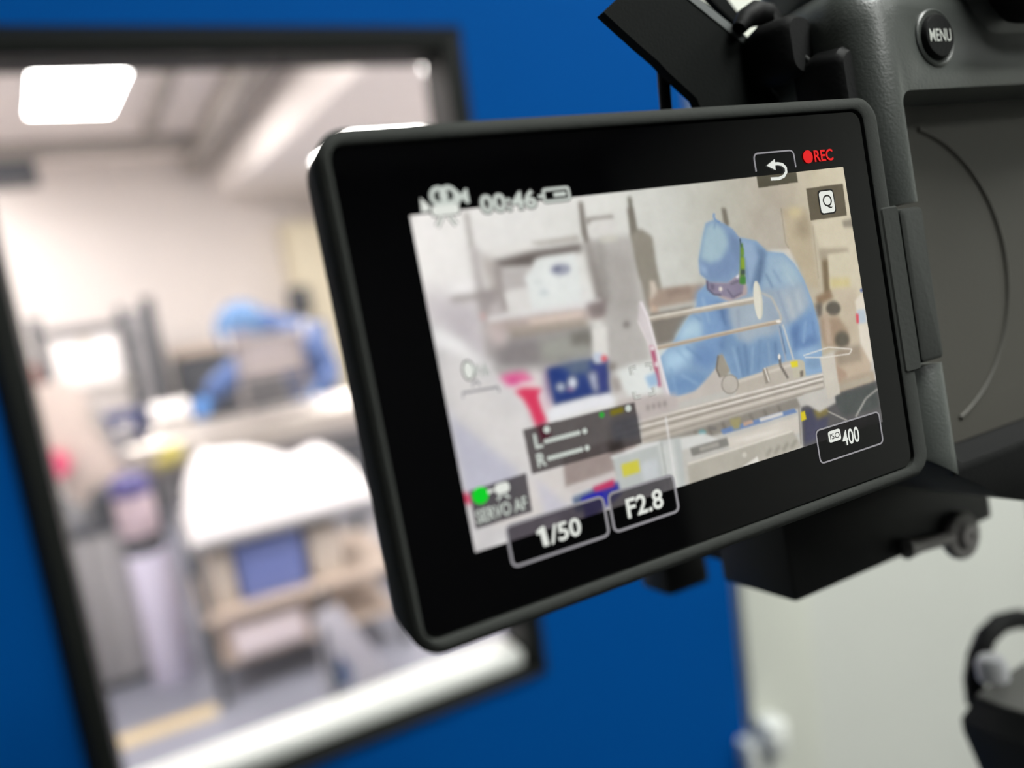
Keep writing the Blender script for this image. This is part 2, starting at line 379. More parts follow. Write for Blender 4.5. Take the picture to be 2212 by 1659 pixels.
pp(A_([(2000, 760), (2100, 780), (2160, 1250), (2110, 1330), (2070, 1200)]), (138, 130, 120), 5)
pp(A_([(2110, 1050), (2160, 1030), (2200, 1320), (2130, 1340)]), (205, 180, 160), 4)
pp(A_([(1080, 700), (1500, 640), (1510, 690), (1100, 740)]), (188, 183, 176), 3)
pp(A_([(690, 770), (900, 730), (1130, 720), (1170, 780), (760, 850)]), (230, 227, 222), 4)
pp(A_([(640, 790), (800, 870), (860, 1180), (740, 1200), (650, 900)]), (190, 183, 178), 6)
pp(A_([(750, 870), (1100, 780), (1520, 715), (1530, 780), (1280, 830), (1130, 860), (1090, 920), (830, 930)]), (104, 96, 92), 5)
pp(A_([(760, 900), (840, 930), (900, 1300), (830, 1330), (790, 1100)]), (146, 137, 134), 6)
pp(A_([(820, 940), (1080, 910), (1100, 1120), (840, 1150)]), (188, 182, 179), 6)
pp(A_([(840, 1140), (1100, 1090), (1120, 1300), (890, 1330)]), (222, 219, 215), 4)
pp(A_([(1120, 860), (1200, 830), (1470, 800), (1500, 960), (1560, 1230), (1100, 1310), (1030, 1000), (1100, 930)]), (228, 231, 228), 4)
pp(A_([(1520, 1070), (1570, 1060), (1620, 1190), (1530, 1230)]), (226, 225, 221), 5)
pe(A_([(1340, 940)])[0], 22, 12, (148, 151, 168), 4, .95, -6)
pe(A_([(1310, 935)])[0], 8, 4, (98, 102, 128), 3, .8, -6)
pe(A_([(1195, 1140)])[0], 11, 7, (196, 203, 204), 4, .9)
pe(A_([(1150, 1055)])[0], 12, 5, (208, 213, 212), 4, .8)
pp(A_([(365, 1080), (560, 1060), (570, 1170), (380, 1180)]), (246, 243, 241), 8)
pp(A_([(370, 1185), (600, 1150), (800, 1110), (800, 1160), (620, 1200), (390, 1230)]), (158, 150, 147), 5)
pp(A_([(620, 1160), (800, 1140), (850, 1320), (740, 1370), (660, 1300)]), (152, 143, 142), 8)
pp(A_([(690, 1280), (800, 1200), (840, 1330), (760, 1370)]), (196, 188, 186), 7)
pp(A_([(700, 1360), (1700, 1200), (1710, 1270), (730, 1430)]), (226, 223, 222), 4)
pp(A_([(690, 1410), (900, 1370), (1690, 1260), (1720, 1360), (900, 1510), (760, 1520)]), (183, 169, 163), 5)
pp(A_([(1060, 1380), (1530, 1310), (1540, 1360), (1090, 1440)]), (226, 207, 194), 5)
pp(A_([(1560, 1250), (1740, 1190), (1740, 1340), (1620, 1370)]), (136, 125, 123), 5)
pp(A_([(890, 1470), (1560, 1370), (1600, 1460), (900, 1570)]), (168, 154, 138), 6)
pp(A_([(730, 1540), (1620, 1440), (1650, 1760), (760, 1860)]), (138, 132, 132), 10)
pp(A_([(1150, 1560), (1600, 1470), (1640, 1700), (1180, 1760)]), (160, 160, 152), 9)
pp(A_([(1420, 1500), (1610, 1460), (1620, 1590), (1440, 1610)]), (122, 119, 112), 6)
pp(A_([(690, 1440), (830, 1430), (880, 1590), (760, 1610)]), (202, 187, 184), 8)
pe(A_([(665, 1350)])[0], 5, 8, (215, 160, 155), 4, .7)
pe(A_([(1915, 1420)])[0], 7, 7, (116, 110, 106), 4, .9)
# lower left: sloping panel, tape, navy box
pp([(925, 690), (1015, 750), (1070, 800), (1180, 930), (1200, 1000), (1250, 1110), (1028, 1196), (1000, 1060)], (206, 203, 203), 10)
pp([(932, 705), (985, 730), (1035, 775), (1050, 800), (985, 770), (942, 745)], (240, 238, 237), 7)
pp([(965, 870), (990, 905), (1118, 1010), (1125, 1030), (1010, 1080)], (190, 189, 202), 6)
pp([(945, 760), (1000, 770), (1170, 930), (1200, 1010), (1140, 1030), (1100, 990), (975, 890)], (217, 213, 211), 12)
pp([(1150, 1030), (1215, 1000), (1240, 1085), (1110, 1130), (1050, 1140)], (214, 208, 204), 6)
pp([(1155, 1030), (1250, 1110), (1180, 1120)], (198, 195, 204), 6)
pp([(1000, 1062), (1016, 1068), (1020, 1090), (1003, 1085)], (208, 70, 100), 3)
pp([(1065, 792), (1180, 792), (1290, 765), (1292, 780), (1190, 800), (1090, 815)], (168, 165, 162), 5)
pp(C_([(195, 590), (330, 545), (480, 530), (600, 590), (590, 640), (430, 680), (300, 690)]), (226, 112, 156), 5)
pp(C_([(300, 600), (420, 590), (400, 650), (310, 660)]), (208, 78, 140), 5)
pp(C_([(500, 530), (600, 500), (690, 560), (720, 680), (660, 720), (600, 620)]), (216, 208, 206), 6)
pp(C_([(420, 680), (600, 640), (640, 690), (450, 730)]), (232, 212, 212), 4)
pp(C_([(370, 750), (470, 710), (690, 720), (640, 800), (690, 960), (745, 1090), (620, 1160), (540, 960), (470, 840)]), (217, 62, 96), 4)
pp(C_([(650, 790), (700, 760), (790, 900), (780, 1000), (720, 980)]), (222, 196, 204), 5)
pp(C_([(690, 540), (800, 490), (830, 880), (790, 900), (720, 760)]), (146, 122, 152), 6)
pp(C_([(730, 500), (860, 470), (1240, 400), (1400, 380), (1440, 760), (1180, 820), (820, 920)]), (46, 64, 124), 4)
pp(C_([(860, 470), (1230, 400), (1240, 520), (1000, 570)]), (106, 124, 144), 8)
pp(C_([(820, 520), (1000, 540), (900, 640), (820, 640)]), (44, 66, 130), 6)
pp(C_([(1235, 420), (1400, 385), (1440, 760), (1290, 790)]), (62, 70, 128), 6)
pe(C_([(890, 705)])[0], 10, 9, (186, 196, 216), 4); pe(C_([(1020, 660)])[0], 10, 13, (218, 222, 232), 4)
pe(C_([(995, 730)])[0], 9, 4, (170, 120, 160), 3, .8)
pp(C_([(1190, 560), (1280, 530), (1310, 760), (1260, 750)]), (186, 190, 210), 5)
pp(C_([(1240, 40), (1400, 20), (1415, 360), (1380, 420), (1270, 430), (1250, 320)]), (224, 221, 215), 4)
pp(C_([(1255, 330), (1350, 320), (1350, 420), (1270, 435)]), (190, 202, 220), 3)
pe(C_([(1375, 385)])[0], 7, 7, (216, 92, 100), 3)
pe(C_([(1465, 480)])[0], 10, 9, (122, 114, 108), 5, .9)
pp(C_([(740, 980), (860, 910), (1180, 830), (1420, 780), (1515, 840), (1480, 900), (1180, 960), (760, 1090)]), (232, 232, 236), 4)
pp(C_([(1440, 560), (1560, 590), (1600, 760), (1520, 800), (1440, 720)]), (164, 156, 151), 6)
pp(C_([(1480, 540), (1640, 470), (1920, 410), (1990, 640), (1990, 800), (1720, 860), (1600, 760), (1560, 600)]), (224, 227, 223), 5)
pp(C_([(1500, 780), (1600, 740), (1640, 850), (1540, 870)]), (206, 200, 196), 5)
# machine bed
pp([(1330, 878), (1460, 850), (1780, 770), (1906, 700), (1915, 920), (1640, 1010), (1460, 1070), (1255, 1135)], (194, 191, 184), 3)
# right background
pp(B_([(860, 0), (900, 0), (930, 140), (910, 170), (880, 120)]), (122, 116, 104), 2.5)
pp(B_([(60, 0), (110, 0), (140, 160), (120, 240), (90, 230)]), (126, 120, 110), 3)
pp(B_([(90, 230), (170, 180), (270, 250), (300, 480), (340, 640), (370, 760), (240, 760), (150, 500)]), (146, 140, 128), 4)
pp(B_([(250, 620), (290, 620), (340, 760), (260, 780)]), (205, 192, 178), 3)
pp(B_([(330, 690), (730, 640), (650, 790), (340, 850), (240, 830)]), (166, 148, 134), 4)
pp(B_([(380, 700), (600, 670), (600, 720), (400, 760)]), (150, 132, 120), 4)
pp(B_([(240, 900), (640, 830), (480, 1080), (460, 1140), (310, 1180), (260, 1000)]), (128, 121, 112), 4)
pp(B_([(1080, 0), (1370, 0), (1420, 330), (1160, 360)]), (182, 174, 160), 8)
pp(B_([(1380, 0), (1590, 0), (1640, 300), (1700, 700), (1560, 620), (1460, 380), (1420, 300)]), (186, 172, 146), 5)
pp(B_([(1500, 80), (1600, 60), (1610, 250), (1500, 230)]), (160, 146, 122), 9)
pp(B_([(1440, 0), (1540, 0), (1540, 60), (1450, 80)]), (205, 190, 150), 6)
pp(B_([(1250, 360), (1440, 345), (1530, 540), (1400, 420)]), (214, 205, 190), 3)
pl(B_([(1370, 0), (1410, 300), (1440, 345)]), 2, (150, 140, 122), 1.2, .7)
pp(B_([(1640, 120), (1960, 60), (2040, 360), (2060, 700), (1960, 760), (1930, 380), (1700, 340)]), (210, 200, 176), 3)
pp(B_([(1890, 110), (1970, 90), (1990, 160), (1905, 165)]), (150, 142, 126), 3)
pl(B_([(1640, 150), (1690, 600)]), 2, (165, 152, 130), 1.5, .7)
pp(B_([(1690, 350), (1940, 340), (1950, 380), (1770, 400), (1760, 450), (1700, 440)]), (170, 158, 138), 4)
pp(B_([(1715, 440), (1770, 430), (1800, 720), (1740, 740)]), (122, 106, 82), 4)
pp(B_([(1770, 395), (1945, 375), (1960, 680), (1790, 695)]), (208, 199, 174), 3)
pp(B_([(1785, 600), (1955, 590), (1960, 680), (1795, 695)]), (206, 192, 142), 5)
pp(B_([(1790, 690), (2010, 680), (2060, 1200), (1950, 1180), (1870, 800)]), (196, 182, 160), 5)
pp(B_([(1660, 760), (1780, 700), (1820, 760), (1690, 830)]), (142, 118, 94), 4)
pp(B_([(1660, 820), (1720, 800), (1720, 920), (1680, 940)]), (106, 98, 88), 4)
pe(B_([(1815, 855)])[0], 16, 16, (98, 92, 82), 3)
pp(B_([(1690, 930), (1860, 920), (1940, 1040), (1950, 1180), (1740, 1180), (1700, 1060)]), (164, 142, 120), 5)
pe(B_([(1890, 1120)])[0], 16, 18, (98, 92, 80), 4)
pp(B_([(1730, 900), (1770, 890), (1810, 1160), (1760, 1170)]), (184, 164, 144), 4)
pp(B_([(2000, 790), (2050, 730), (2090, 760), (2150, 1310), (2070, 1330), (2030, 1000)]), (222, 213, 197), 2.5)
pp(B_([(2015, 870), (2085, 860), (2100, 975), (2030, 985)]), (186, 198, 208), 2.5)
pp(B_([(2008, 900), (2030, 900), (2034, 980), (2014, 980)]), (216, 70, 84), 2)
pe(B_([(2055, 700)])[0], 3, 4, (90, 110, 170), 1.5)
# worker
suit = (124, 164, 206)
pp(B_([(1010, 250), (1160, 280), (1250, 370), (1390, 385), (1480, 470), (1560, 600), (1640, 800), (1690, 1000), (1715, 1180), (1722, 1395), (1580, 1425), (1450, 1310), (1200, 1400), (1010, 1465), (940, 1400), (880, 1260), (840, 1250), (825, 1345), (740, 1480), (600, 1580), (430, 1622), (380, 1450), (340, 1270), (460, 1130), (560, 960), (650, 830), (660, 720), (740, 640), (800, 740), (920, 790), (1080, 720), (1060, 520)]), suit, 1.5)
pp(B_([(1030, 270), (1130, 300), (1180, 420), (1120, 700), (1070, 660), (1060, 400)]), (138, 170, 208), 4)
pp(B_([(1150, 300), (1250, 380), (1230, 560), (1150, 700), (1110, 690), (1180, 420)]), (98, 130, 172), 5)
pp(B_([(1260, 390), (1390, 395), (1500, 500), (1560, 640), (1300, 690), (1200, 690), (1240, 540)]), (146, 180, 208), 7)
pp(B_([(1360, 420), (1480, 520), (1540, 660), (1400, 640)]), (156, 188, 206), 7)
pp(B_([(640, 760), (690, 680), (800, 760), (930, 830), (950, 1000), (860, 1210), (820, 1300), (700, 1200), (690, 900)]), (112, 156, 210), 7)
pp(B_([(800, 800), (920, 830), (960, 1020), (900, 1240), (840, 1180), (900, 1020)]), (92, 132, 190), 6)
pp(B_([(560, 960), (680, 940), (700, 1100), (460, 1150)]), (168, 208, 232), 8)
pp(B_([(360, 1240), (560, 1180), (640, 1250), (520, 1360), (380, 1400)]), (162, 206, 238), 9)
pp(B_([(640, 1160), (800, 1200), (830, 1280), (760, 1380), (620, 1330)]), (98, 142, 202), 8)
pp(B_([(390, 1460), (560, 1400), (740, 1420), (720, 1480), (600, 1575), (430, 1615)]), (98, 144, 200), 8)
pp(B_([(880, 1020), (1100, 1160), (1340, 1080), (1380, 1260), (1200, 1395), (1010, 1455), (945, 1390), (890, 1240)]), (106, 148, 196), 8)
pp(B_([(920, 820), (1100, 740), (1300, 700), (1560, 640), (1610, 820), (1500, 960), (1380, 1000), (1290, 1080), (1180, 1090), (1090, 1150), (990, 1090), (930, 950)]), (164, 178, 190), 7, .92)
pp(B_([(1200, 690), (1330, 690), (1400, 960), (1300, 1050), (1240, 900)]), (148, 166, 186), 8, .8)
pp(B_([(1410, 760), (1440, 740), (1500, 940), (1470, 960)]), (186, 192, 196), 5, .9)
pp(B_([(1490, 700), (1520, 690), (1560, 880), (1530, 900)]), (186, 196, 202), 5, .8)
pl(B_([(1000, 850), (1020, 1120)]), 5, (146, 160, 180), 3, .8); pl(B_([(1340, 700), (1440, 1000)]), 5, (132, 154, 184), 3, .8)
pl(B_([(1060, 1160), (1090, 1430)]), 6, (88, 128, 178), 3, .7); pl(B_([(960, 1180), (1030, 1440)]), 6, (138, 178, 216), 3, .7); pl(B_([(1190, 1120), (1180, 1380)]), 6, (94, 134, 182), 3, .6)
pp(B_([(1440, 1010), (1560, 920), (1650, 860), (1690, 1020), (1700, 1120), (1600, 1190), (1500, 1250)]), (104, 150, 208), 7)
pp(B_([(1450, 1030), (1530, 960), (1520, 1160), (1490, 1240)]), (78, 120, 182), 6)
pp(B_([(1520, 1140), (1640, 1080), (1700, 1130), (1560, 1210)]), (84, 126, 188), 6)
pp(B_([(1500, 1225), (1600, 1190), (1700, 1190), (1720, 1390), (1590, 1420)]), (132, 174, 218), 5)
pe(B_([(1650, 1320)])[0], 18, 14, (118, 158, 200), 4)
for a, b, cc in (((1240, 560), (1300, 680), (104, 138, 178)), ((1300, 520), (1370, 640), (120, 154, 192)), ((1420, 560), (1480, 660), (170, 196, 212)), ((700, 760), (760, 980), (140, 180, 218)), ((620, 900), (690, 960), (104, 146, 196)), ((480, 1200), (600, 1330), (128, 172, 214)),
                 ((560, 1180), (700, 1290), (92, 136, 190)), ((520, 1420), (660, 1500), (134, 176, 216)), ((430, 1360), (480, 1580), (120, 166, 212)), ((1000, 1180), (1050, 1440), (92, 132, 180)), ((1130, 1180), (1120, 1400), (134, 172, 210)), ((1260, 1130), (1280, 1350), (128, 164, 202)),
                 ((1320, 1140), (1330, 1300), (88, 126, 176)), ((1580, 960), (1560, 1150), (128, 170, 216)), ((1640, 960), (1660, 1100), (90, 134, 192)), ((860, 860), (900, 1000), (80, 118, 172)), ((1060, 420), (1090, 640), (110, 142, 184)), ((1200, 440), (1180, 640), (84, 116, 158))):
    pl(B_([a, b]), 5, cc, 2.6, .75)
# face, goggles and hood
pp(B_([(735, 590), (1040, 560), (1085, 680), (1080, 740), (940, 800), (860, 770)]), (176, 160, 160), 2.5)
pp(B_([(730, 600), (790, 640), (920, 640), (1010, 575), (1055, 640), (1040, 720), (960, 775), (880, 750), (800, 735), (740, 690)]), (136, 128, 148), 2)
pl(B_([(740, 620), (745, 690), (800, 735), (860, 740)]), 3, (86, 82, 104), 1.2); pl(B_([(910, 690), (960, 760), (1040, 720)]), 3, (104, 98, 118), 1.5)
pp(B_([(770, 640), (800, 650), (800, 700), (775, 690)]), (104, 98, 118), 2.5); pe(B_([(855, 690)])[0], 4, 5, (226, 216, 206), 1.5); pe(B_([(1000, 580)])[0], 4, 5, (216, 214, 222), 1.5)
pl(B_([(940, 650), (1010, 620)]), 3, (92, 88, 100), 2)
pp(B_([(728, 130), (800, 100), (880, 130), (960, 180), (1020, 260), (1045, 400), (1010, 560), (915, 635), (760, 630), (680, 560), (668, 440), (700, 260)]), (118, 153, 196), 1.5)
pp(B_([(735, 150), (800, 120), (880, 180), (925, 300), (870, 430), (770, 475), (690, 450), (685, 400), (705, 260)]), (154, 189, 206), 5)
pp(B_([(690, 440), (760, 490), (860, 460), (940, 350), (1000, 380), (1000, 500), (900, 600), (770, 600), (700, 540)]), (110, 143, 192), 5)
pp(B_([(680, 470), (740, 520), (740, 580), (690, 550)]), (140, 174, 214), 4)
pp(B_([(930, 200), (1010, 270), (1035, 400), (1010, 480), (940, 330)]), (104, 136, 182), 4)
pl(B_([(810, 120), (800, 180)]), 4, (112, 150, 188), 2, .8)
pl(B_([(800, 45), (797, 80), (815, 105), (850, 125)]), 4, (104, 148, 204), 1)
pp(B_([(1022, 300), (1045, 300), (1068, 640), (1018, 640)]), (96, 130, 70), 1.5)
pp(B_([(1030, 340), (1052, 340), (1056, 400), (1034, 400)]), (112, 146, 60), 1.5); pp(B_([(1028, 420), (1058, 420), (1062, 520), (1030, 520)]), (140, 165, 52), 2)
pp(B_([(1030, 525), (1062, 525), (1064, 560), (1028, 565)]), (70, 84, 80), 1.5); pp(B_([(1020, 590), (1068, 585), (1066, 650), (1018, 645)]), (72, 130, 62), 1.5)
pl(B_([(1020, 260), (1030, 330)]), 2.5, (60, 76, 86), 1)
# acrylic frame with rods and discs
pp(B_([(235, 930), (1140, 756), (1150, 812), (240, 968)]), (176, 166, 152), 1.5); pp(B_([(235, 928), (1140, 758), (1144, 780), (236, 946)]), (220, 213, 200), 1.2)
pp(B_([(300, 1178), (1365, 945), (1372, 978), (310, 1208)]), (204, 190, 172), 1.2); pp(B_([(300, 1190), (1368, 962), (1372, 978), (310, 1208)]), (168, 152, 134), 1.2)
pe(B_([(1350, 965)])[0], 6, 3, (236, 230, 220), 1)
pe(B_([(1175, 785)])[0], 9.5, 42, (208, 205, 188), 1.2, 1, -6); pe(B_([(1168, 785)])[0], 7, 41, (222, 219, 204), 1.2, 1, -6)
pl(B_([(1200, 720), (1290, 760), (1360, 900), (1375, 960)]), 5, (196, 186, 168), 2, .8)
pl(B_([(1345, 1000), (1440, 1420)]), 4, (150, 164, 184), 1.2, .9); pl(B_([(1385, 990), (1540, 1500)]), 4, (196, 196, 192), 1.2, .9); pl(B_([(1360, 1000), (1410, 1240)]), 3, (90, 120, 160), 1.2, .8)
pp(B_([(160, 790), (195, 800), (240, 930), (300, 1180), (440, 1659), (395, 1659), (260, 1200), (150, 960)]), (214, 204, 206), 2, .75)
pl(B_([(175, 800), (235, 930), (320, 1240), (430, 1659)]), 4, (236, 228, 230), 1.2); pl(B_([(150, 960), (230, 1130), (275, 1280)]), 3, (222, 212, 212), 1.2)
pp(B_([(250, 1170), (290, 1180), (350, 1520), (320, 1520)]), (176, 84, 112), 2, .9); pe(B_([(275, 1195)])[0], 5, 5, (226, 214, 216), 1.2); pe(B_([(312, 1330)])[0], 5, 6, (226, 214, 216), 1.5)
pp(B_([(210, 1440), (300, 1400), (325, 1500), (250, 1530)]), (150, 190, 226), 3)
# vise, rails and rollers
pp(B_([(640, 1560), (830, 1350), (900, 1440), (880, 1560), (430, 1680), (420, 1620)]), (196, 188, 180), 2)
pp(B_([(830, 1255), (870, 1240), (935, 1380), (900, 1440), (850, 1440), (815, 1370)]), (158, 151, 138), 1.5); pl(B_([(835, 1255), (820, 1370), (850, 1440)]), 3, (110, 104, 96), 1.2)
pp(B_([(1000, 1460), (1200, 1400), (1250, 1350), (1480, 1290), (1560, 1300), (1580, 1420), (1500, 1470), (980, 1600)]), (186, 178, 166), 1.5)
pl(B_([(1000, 1480), (1250, 1400), (1470, 1330)]), 5, (212, 204, 192), 2)
pp(B_([(1210, 1370), (1250, 1360), (1280, 1480), (1240, 1500)]), (148, 140, 128), 1.5); pl(B_([(1230, 1360), (1270, 1480)]), 3, (226, 220, 210), 1)
pl(B_([(1355, 1250), (1365, 1340), (1430, 1450)]), 5, (118, 112, 104), 1.5); pe(B_([(1355, 1265)])[0], 3, 6, (230, 226, 220), 1)
pp(B_([(1450, 1300), (1530, 1290), (1570, 1310), (1580, 1430), (1480, 1450)]), (190, 184, 164), 1.5); pp(B_([(1450, 1310), (1510, 1300), (1515, 1350), (1460, 1358)]), (220, 206, 52), 1.2)
pp(B_([(1530, 1390), (1560, 1380), (1560, 1430), (1535, 1440)]), (120, 112, 102), 1.5)
pe(B_([(935, 1500)])[0], 18.5, 21, (128, 121, 112), 1.2); pe(B_([(935, 1500)])[0], 17, 19.5, (188, 181, 171), 1.2)
pp([(1385, 905), (1778, 806), (1784, 838), (1390, 962)], (182, 174, 163), 1.5)
for off, cc, wd in ((0, (224, 217, 208), 4), (8, (150, 142, 132), 3), (14, (226, 219, 210), 4), (22, (148, 140, 130), 3), (31, (206, 198, 187), 6), (42, (158, 150, 140), 4)):
    pl([(1330, 925 + off), (1385, 908 + off), (1778, 808 + off * 0.72)], wd, cc, 1.2)
pp([(1400, 958), (1720, 858), (1730, 880), (1580, 925), (1560, 935), (1400, 985)], (142, 136, 127), 2.5)
for i in range(7): pl([(1500 + i * 30, 930 - i * 9), (1508 + i * 30, 948 - i * 9)], 6, (118, 112, 104), 2.5, .8)
pe((1517, 934), 8, 6, (104, 164, 168), 2); pe((1540, 925), 9, 4, (120, 116, 112), 2)
pp([(1385, 960), (1520, 935), (1555, 950), (1400, 990)], (214, 214, 210), 2.5)
pp([(1557, 928), (1715, 882), (1722, 890), (1562, 938)], (98, 132, 192), 1.5); pp([(1640, 903), (1690, 889), (1692, 897), (1642, 911)], (214, 210, 204), 1.5); pp([(1605, 912), (1625, 906), (1628, 914), (1606, 921)], (190, 160, 140), 1.5)
pp([(1575, 905), (1600, 900), (1598, 925), (1585, 928)], (160, 152, 110), 2.5)
pp([(1560, 950), (1724, 898), (1728, 934), (1690, 945), (1578, 968)], (208, 201, 190), 2); pp([(1575, 955), (1640, 935), (1700, 925), (1620, 950)], (226, 220, 210), 3)
pp([(1490, 968), (1570, 944), (1575, 962), (1495, 985)], (132, 130, 124), 1.8); pp([(1510, 966), (1552, 954), (1554, 963), (1512, 975)], (166, 162, 154), 2)
pp([(1485, 1002), (1712, 930), (1732, 965), (1640, 1000), (1490, 1050)], (178, 173, 161), 2); pl([(1485, 1002), (1712, 930)], 4, (222, 216, 204), 1.5)
for i in range(4): pl([(1655 + i * 18, 985 - i * 6), (1666 + i * 18, 968 - i * 6)], 7, (142, 138, 126), 3, .8)
pp([(1460, 1062), (1520, 1036), (1600, 1010), (1636, 985), (1640, 1000), (1465, 1070)], (228, 224, 216), 1.5); pe((1608, 982), 5, 6, (205, 200, 188), 1.5)
# right end of the machine
pp(B_([(1820, 1230), (2060, 1180), (2140, 1330), (2120, 1480), (1850, 1520)]), (192, 174, 152), 3); pp(B_([(1830, 1330), (1930, 1400), (1940, 1500), (1850, 1500)]), (176, 152, 132), 3)
pp(B_([(1830, 1210), (2040, 1160), (2060, 1300), (1850, 1340)]), (158, 144, 126), 5)
pp(B_([(1900, 1450), (2160, 1380), (2180, 1560), (1800, 1659), (1800, 1580)]), (176, 160, 140), 3)
pp([(1730, 880), (1800, 852), (1905, 818), (1915, 918), (1735, 972)], (92, 90, 90), 2.5); pp([(1735, 885), (1790, 880), (1785, 940), (1738, 960)], (74, 74, 94), 4)
pp([(1800, 858), (1890, 828), (1900, 880), (1820, 900)], (78, 82, 80), 4); pl([(1745, 868), (1830, 908)], 3, (176, 172, 164), 1.2); pl([(1848, 900), (1870, 860), (1895, 840)], 4, (158, 156, 150), 1.5)
pp([(1755, 885), (1785, 875), (1790, 895), (1765, 905)], (128, 116, 70), 4); pp([(1800, 835), (1880, 812), (1885, 822), (1806, 846)], (176, 166, 148), 2.5)
pp([(1729, 890), (1738, 887), (1742, 905), (1731, 910)], (216, 196, 40), 1.2)
pp([(1735, 852), (1800, 835), (1805, 870), (1770, 890), (1740, 872)], (196, 192, 184), 2.5); pp([(1770, 772), (1800, 762), (1815, 850), (1788, 862)], (204, 197, 184), 2)
pl([(1735, 768), (1790, 750), (1840, 754), (1835, 764), (1780, 772), (1738, 772)], 2.5, (226, 220, 210), 1); pl([(1725, 875), (1730, 960)], 3, (150, 145, 136), 1.2)
# lower middle
pp([(1215, 985), (1330, 945), (1380, 960), (1330, 1022), (1222, 1052)], (158, 144, 139), 3); pp([(1222, 1055), (1330, 1015), (1332, 1035), (1235, 1068)], (206, 198, 195), 3)
pp([(1236, 1074), (1290, 1052), (1292, 1090), (1245, 1108)], (92, 112, 148), 3); pp([(1256, 1074), (1310, 1050), (1345, 1036), (1356, 1050), (1330, 1080), (1265, 1125)], (52, 54, 152), 3); pp([(1255, 1078), (1300, 1060), (1305, 1070), (1262, 1088)], (36, 38, 168), 2.5)
pp([(1280, 1052), (1326, 1034), (1328, 1050), (1285, 1062)], (192, 54, 96), 2.5)
pp([(1322, 985), (1420, 955), (1470, 945), (1480, 1050), (1465, 1072), (1340, 1062), (1330, 1020)], (186, 190, 187), 2.5)
pl([(1320, 988), (1380, 968), (1425, 956)], 6, (224, 223, 221), 2); pp([(1420, 960), (1455, 950), (1470, 1050), (1440, 1060)], (204, 206, 202), 3); pl([(1428, 955), (1445, 1060)], 2.5, (160, 164, 160), 1.5)
pp([(1385, 1000), (1420, 990), (1425, 1030), (1390, 1040)], (200, 204, 206), 4)
pp([(1342, 1003), (1379, 992), (1383, 1018), (1347, 1030)], (206, 198, 72), 2); pp([(1325, 870), (1370, 855), (1460, 850), (1470, 880), (1386, 910)], (190, 180, 176), 4)
for i in range(4): pe((1400 + i * 12, 880 - i * 3), 4, 7, (146, 138, 134), 2.5, .8)
pl([(1438, 900), (1462, 1060)], 4, (226, 224, 222), 1.2, .8)
# see-through dark plates of the on-screen display
def plate(tl, tr, br, bl, col, a=.8): pp([tl, tr, br, bl], col, 0.8, a)
plate((1130, 928), (1371, 868), (1387, 957), (1150, 1024), (66, 60, 60), .82); pp([(1318, 886), (1346, 878), (1348, 890), (1320, 898)], (122, 112, 30), 2)
pp([(1160, 920), (1180, 914), (1190, 945), (1172, 955)], (74, 22, 36), 4, .9); pp([(1312, 958), (1340, 945), (1350, 970), (1318, 980)], (40, 34, 32), 5, .8); pp([(1318, 910), (1378, 893), (1384, 945), (1325, 955)], (72, 74, 82), 5, .6)
plate((1015, 1060), (1137, 1021), (1150, 1104), (1029, 1142), (66, 62, 66), .85)
plate((1093, 1139), (1298, 1073), (1317, 1153), (1108, 1228), (52, 46, 54), .8); plate((1314, 1066), (1451, 1028), (1467, 1102), (1327, 1150), (58, 54, 58), .8)
plate((1761, 931), (1896, 889), (1908, 956), (1772, 1002), (14, 12, 14), .86); plate((1627, 334), (1713, 324), (1723, 394), (1638, 407), (72, 68, 54), .9); plate((1741, 408), (1820, 397), (1829, 466), (1751, 477), (92, 84, 68), .95)
lum = img.mean(2, keepdims=True); bl = np.clip((img[..., 2:3] - img[..., 0:1] - 14) / 30, 0, 1) * np.clip((lum - 92) / 30, 0, 1)
img = img * (1 - 0.30 * bl) + (lum * 0.985) * (0.30 * bl)
rg = np.random.default_rng(5)
for sg, am in ((1.2, 5.0), (3.5, 9.0), (9.0, 16.0)):
    nz = blur(rg.normal(0, 1, img.shape[:2]).astype(np.float32), sg); img += (nz / nz.std() * am * 0.10)[..., None]
img += np.random.default_rng(3).normal(0, 1.6, img.shape).astype(np.float32)
img = np.clip(img, 0, 255)
# grid that carries the picture
def picture():
    nx, ny = CW, CHh
    u = (np.arange(nx) / (nx - 1) - 0.5) * PW; v = (0.5 - np.arange(ny) / (ny - 1)) * PH
    V = np.zeros((ny, nx, 3), np.float32); V[..., 0] = u[None, :] * 0.001; V[..., 1] = v[:, None] * 0.001
    me = bpy.data.meshes.new('live_picture'); me.vertices.add(nx * ny); me.vertices.foreach_set('co', V.ravel())
    i = (np.arange(ny - 1)[:, None] * nx + np.arange(nx - 1)[None, :]).ravel()
    f = np.stack([i, i + nx, i + nx + 1, i + 1], 1).astype(np.int32).ravel(); k = len(i)
    me.loops.add(k * 4); me.loops.foreach_set('vertex_index', f)
    me.polygons.add(k); me.polygons.foreach_set('loop_start', np.arange(0, k * 4, 4, dtype=np.int32)); me.update(calc_edges=True)
    ca = me.color_attributes.new('screen', 'FLOAT_COLOR', 'POINT'); c = np.ones((ny * nx, 4), np.float32); c[:, :3] = lin(img.reshape(-1, 3)); ca.data.foreach_set('color', c.ravel())
    m = bpy.data.materials.new('display_pixels'); m.use_nodes = True; nt = m.node_tree; b = nt.nodes['Principled BSDF']
    b.inputs['Base Color'].default_value = (0.002, 0.002, 0.002, 1); b.inputs['Roughness'].default_value = 0.08; b.inputs['Specular IOR Level'].default_value = 0.3
    a = nt.nodes.new('ShaderNodeVertexColor'); a.layer_name = 'screen'; nt.links.new(a.outputs['Color'], b.inputs['Emission Color']); b.inputs['Emission Strength'].default_value = 0.97
    o = link('live_picture', me, m, disp); tag(o, 'live video of a worker in a blue suit at a machine'); return o
picture()

